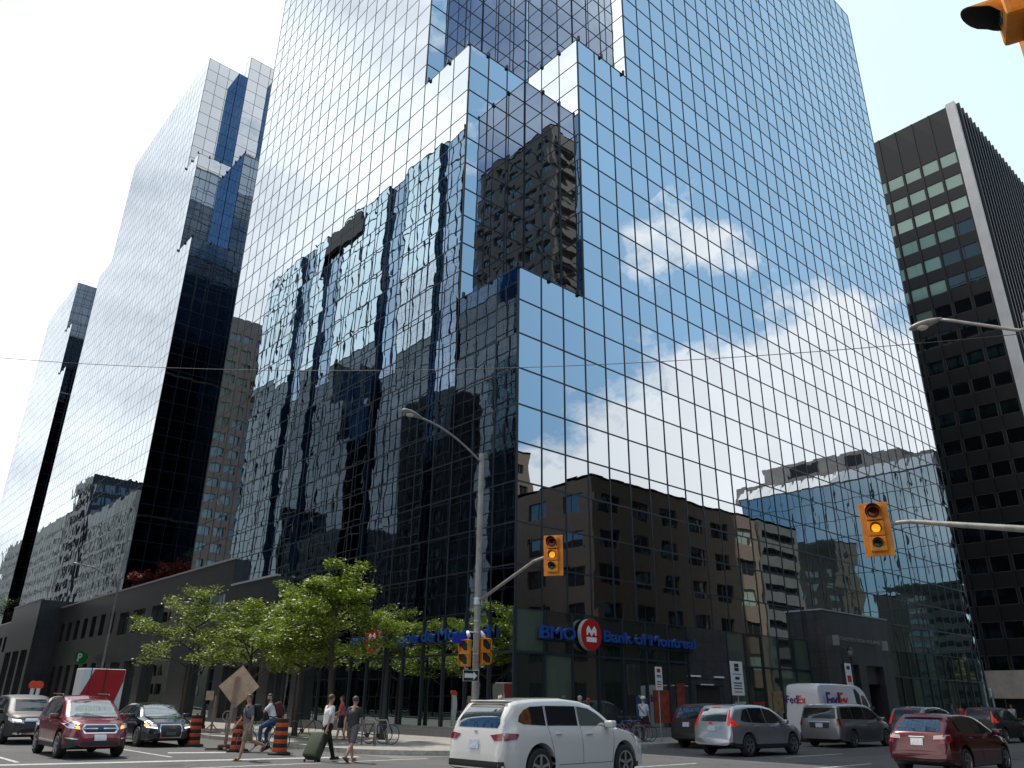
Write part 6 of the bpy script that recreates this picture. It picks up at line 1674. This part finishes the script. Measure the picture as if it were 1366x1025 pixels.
SH_S = (mat('brown_leather', (.12, .06, .035), .6), 'sandal'); SH_B = (mat('dark_shoe', (.02, .018, .018), .6), 'shoe'); SH_T = (mat('tan_shoe', (.22, .13, .08), .6), 'sandal')
def bag(label, person_obj, info, m_, size=(.10, .15, .23), off=-.235, cat='backpack', straps=True):
    k = info['k']; M_ = Matrix.Translation(person_obj.location) @ Matrix.Rotation(person_obj.rotation_euler.z, 4, 'Z')
    lc = info['chest']+Vector((off*k, 0, -.02)); w_ = M_ @ lc
    t = empty('backpack', label, cat, w_, person_obj.rotation_euler.z)
    u = info['up']; f = Vector((u.z, 0, -u.x))
    g = MB(); g.bbox((0, 0, 0), size, .07, f, (0, 1, 0), u); g.bbox(f*(-size[0]-.015)-u*.06, (.035, size[1]*.8, size[2]*.5), .03, f, (0, 1, 0), u); g.build('bag', m_, t, smooth=True)
    if straps:
        g = MB()
        for s in (1, -1):
            g.tube([f*.08+Vector((0, s*.10, 0))+u*.19, f*.22+Vector((0, s*.11, 0))+u*.235, f*.385+Vector((0, s*.115, 0))+u*.12, f*.375+Vector((0, s*.15, 0))-u*.08, f*.22+Vector((0, s*.185, 0))-u*.16, f*.06+Vector((0, s*.13, 0))-u*.17], .016, 8)
        g.build('strap', M_BLKC, t, smooth=True)
    return t
def face_dir(px_, py_, deg): # deg: 0 = toward picture right, 90 = away from the camera, 180 = left, 270 = toward camera
    d = ray(px_, py_); a = math.atan2(d.y, d.x)-math.pi/2
    return a+R(deg)
# walking man with backpack
p = G(325, 1015)
o, inf = person('man in grey T-shirt and khaki shorts walking left in sunglasses, wearing a dark backpack', p, face_dir(325, 1015, 200), 1.78, legs=((14, 4), (-22, 52)), arms=((-12, 22), (16, 20)), lean=4, skin=M_SKIN, shirt=M_TEEG, lower=M_KHAKI, hair=(.06, .04, .028), shoes=SH_S, vox=.012)
g = MB(); hd = inf['head']; 
for s in (1, -1): g.bbox(hd+Vector((.092, s*.032, .010)), (.006, .026, .018), .004)
g.obox(hd+Vector((.04, .088, .012)), (.055, .002, .004)); g.obox(hd+Vector((.04, -.088, .012)), (.055, .002, .004)); g.build('sunglasses', M_INK, o)
bag('dark backpack worn by the man walking left in khaki shorts', o, inf, M_BLKC)
# cyclist
p = G(349, 1004)
az_ = face_dir(349, 1004, 176)
bk = bicycle('pale teal city bicycle ridden by the bearded man in a white T-shirt', p, az_, M_BT, group='bicycles on the pavement', fender=mat('guard_grey', (.3, .35, .35), .5))
fwd = Vector((math.cos(az_), math.sin(az_), 0))
o, inf = person('bearded man in white T-shirt and jeans riding a bicycle, looking at the camera', p-fwd*.28, az_, 1.80, legs=((62, 62), (30, 40)), arms=((42, 22), (42, 22)), lean=20, skin=M_SKIN, shirt=M_TEEW, lower=M_JEAN, lower_len='long', hair=(.035, .022, .016), hairlen=.03, shoes=SH_B, vox=.012, headyaw=55, hips_z=.99)
g = MB(); hd = inf['head']; q = Matrix.Rotation(R(55), 3, 'Z'); g.ball(hd+q@Vector((.045, 0, -.075)), .058, 12, 8, sc=(.9, 1, .9)); g.build('beard', MATS['hair_35'], o, smooth=True)
bag('maroon backpack worn by the man on the bicycle', o, inf, M_REDB, size=(.12, .16, .25))
# man with suitcase
p = G(433, 1016)
o, inf = person('man in white printed T-shirt and black trousers walking right, pulling a green suitcase', p, face_dir(433, 1016, 25), 1.80, legs=((22, 4), (-14, 18)), arms=((-4, 12), (-16, 4)), lean=2, skin=M_SKIN, shirt=M_TEEW, lower=M_BLKC, lower_len='long', hair=(.07, .045, .03), shoes=SH_B, vox=.012)
pc = G(413, 1017)
hw = Matrix.Translation(o.location) @ Matrix.Rotation(o.rotation_euler.z, 4, 'Z') @ inf['hands'][0][0]
t = empty('suitcase', 'olive green wheeled suitcase pulled behind the man in the white T-shirt', 'suitcase', pc, 0)
dv = (hw-pc); flat = Vector((dv.x, dv.y, 0)).normalized(); ax_ = (flat*.52+Vector((0, 0, .85))).normalized(); sd_ = Vector((flat.y, -flat.x, 0)); th_ = ax_.cross(sd_).normalized()
g = MB(); g.bbox(ax_*.42+Vector((0, 0, .05)), (.24, .15, .36), .06, sd_, th_, ax_); g.bbox(ax_*.40+th_*(-.16 if th_.z > 0 else .16)+Vector((0, 0, .05)), (.17, .03, .24), .025, sd_, th_, ax_); g.build('shell', mat('olive_fabric', (.050, .062, .035), .8, var=.3, vscale=8), t, smooth=True)
g = MB()
for s in (1, -1): g.lathe([(.04, -.015), (.04, .015)], tuple(sd_*s*.18+Vector((0, 0, .04))), 'x', 12)
g.build('wheel', M_TRIM, t)
g = MB(); e_ = dv
for s in (1, -1): g.tube([ax_*.76+sd_*s*.07+Vector((0, 0, .05)), e_+sd_*s*.06], .008, 6)
g.tube([e_-sd_*.07, e_+sd_*.07], .015, 8); g.build('handle', M_ALU, t)
# dark T-shirt man
p = G(467, 1017)
person('man in charcoal T-shirt and grey shorts walking away to the right with bare calves', p, face_dir(467, 1017, 55), 1.76, legs=((18, 3), (-16, 24)), arms=((-16, 10), (18, 12)), lean=2, skin=M_SKIN, shirt=M_TEED, lower=M_GREYS, hair=(.05, .035, .025), shoes=SH_T, vox=.012)
p = G(453, 988, .14)
person('person in a pink top half hidden behind the man in charcoal T-shirt', p, face_dir(453, 988, 190), 1.66, legs=((14, 6), (-10, 10)), arms=((30, 30), (10, 10)), lean=2, skin=M_SKIN, shirt=M_PINK, lower=M_BLKC, hair=(.08, .04, .02), hairlen=.12, shoes=SH_T, vox=.014, female=True)
# behind the white SUV
p = ony(775, 960, 22.9); p.z = .14
person('grey-haired man in pale blue shirt walking by the bank window behind the white SUV', p, R(180), 1.78, legs=((14, 6), (-12, 12)), shirt=M_LBLUE, lower=M_KHAKI, lower_len='long', hair=(.35, .34, .33), shoes=SH_B, vox=.016)
p = ony(784, 960, 23.1); p.z = .14
person('woman with long auburn hair right beside the grey-haired man', p, R(0), 1.70, legs=((14, 6), (-12, 12)), shirt=M_BLKC, lower=M_JEAN, lower_len='long', hair=(.16, .035, .02), hairlen=.28, shoes=SH_B, vox=.016, female=True)
p = ony(743, 960, 22.4); p.z = .14
person('short person with a straw yellow cap just showing over the white SUV roof', p, R(10), 1.62, legs=((8, 4), (-8, 8)), shirt=M_KHAKI, lower=M_JEAN, lower_len='long', hair=(.2, .13, .05), hat=cloth('straw', (.45, .30, .08)), shoes=SH_B, vox=.016)
p = ony(859, 975, 23.4); p.z = .14
o, inf = person('man in white cap and pale shirt with a shoulder strap by the bicycle rack', p, face_dir(859, 975, 60), 1.80, legs=((10, 4), (-14, 16)), arms=((30, 25), (8, 8)), shirt=M_LBLUE, lower=M_BLKC, lower_len='long', hair=(.2, .18, .16), hat=M_TEEW, shoes=SH_B, vox=.016)
g = MB(); c0 = inf['chest']; g.tube([c0+Vector((-.16, .12, .12)), c0+Vector((-.17, 0, -.05)), c0+Vector((-.15, -.14, -.2))], .018, 8); g.build('shoulder_strap', M_BLKC, o)
# far pedestrians by the crossing
FAR = [(1222, M_TEEW, M_BLKC, .10, 'tiny far pedestrian in white, leftmost of the distant group by the crossing'), (1232, M_BLKC, M_JEAN, .05, 'tiny far pedestrian in black, second from left in the distant group'),
       (1246, M_LBLUE, M_JEAN, .06, 'tiny far pedestrian in pale blue, third in the distant group'), (1270, cloth('cobalt', (.04, .10, .30)), M_KHAKI, .05, 'tiny far pedestrian in cobalt blue near the far signal pole'),
       (1282, M_PINK, M_BLKC, .05, 'tiny far pedestrian in pink, right of the far signal pole'), (1312, M_TEED, M_BLKC, .05, 'tiny far pedestrian in charcoal under the green awning'), (1350, M_LBLUE, M_JEAN, .05, 'tiny far pedestrian in blue near the right picture edge')]
for k, (px_, sh, lo, hr, lab) in enumerate(FAR):
    p = atdist(px_, 950, 72+3*(k % 3)); p.z = .14
    person(lab, p, R(90*k+20), 1.70+.03*(k % 4), legs=((14, 6), (-12, 12)), shirt=sh, lower=lo, lower_len='long', hair=(hr, hr*.7, hr*.5), shoes=SH_B, vox=.03, hands=False, group='distant pedestrians')
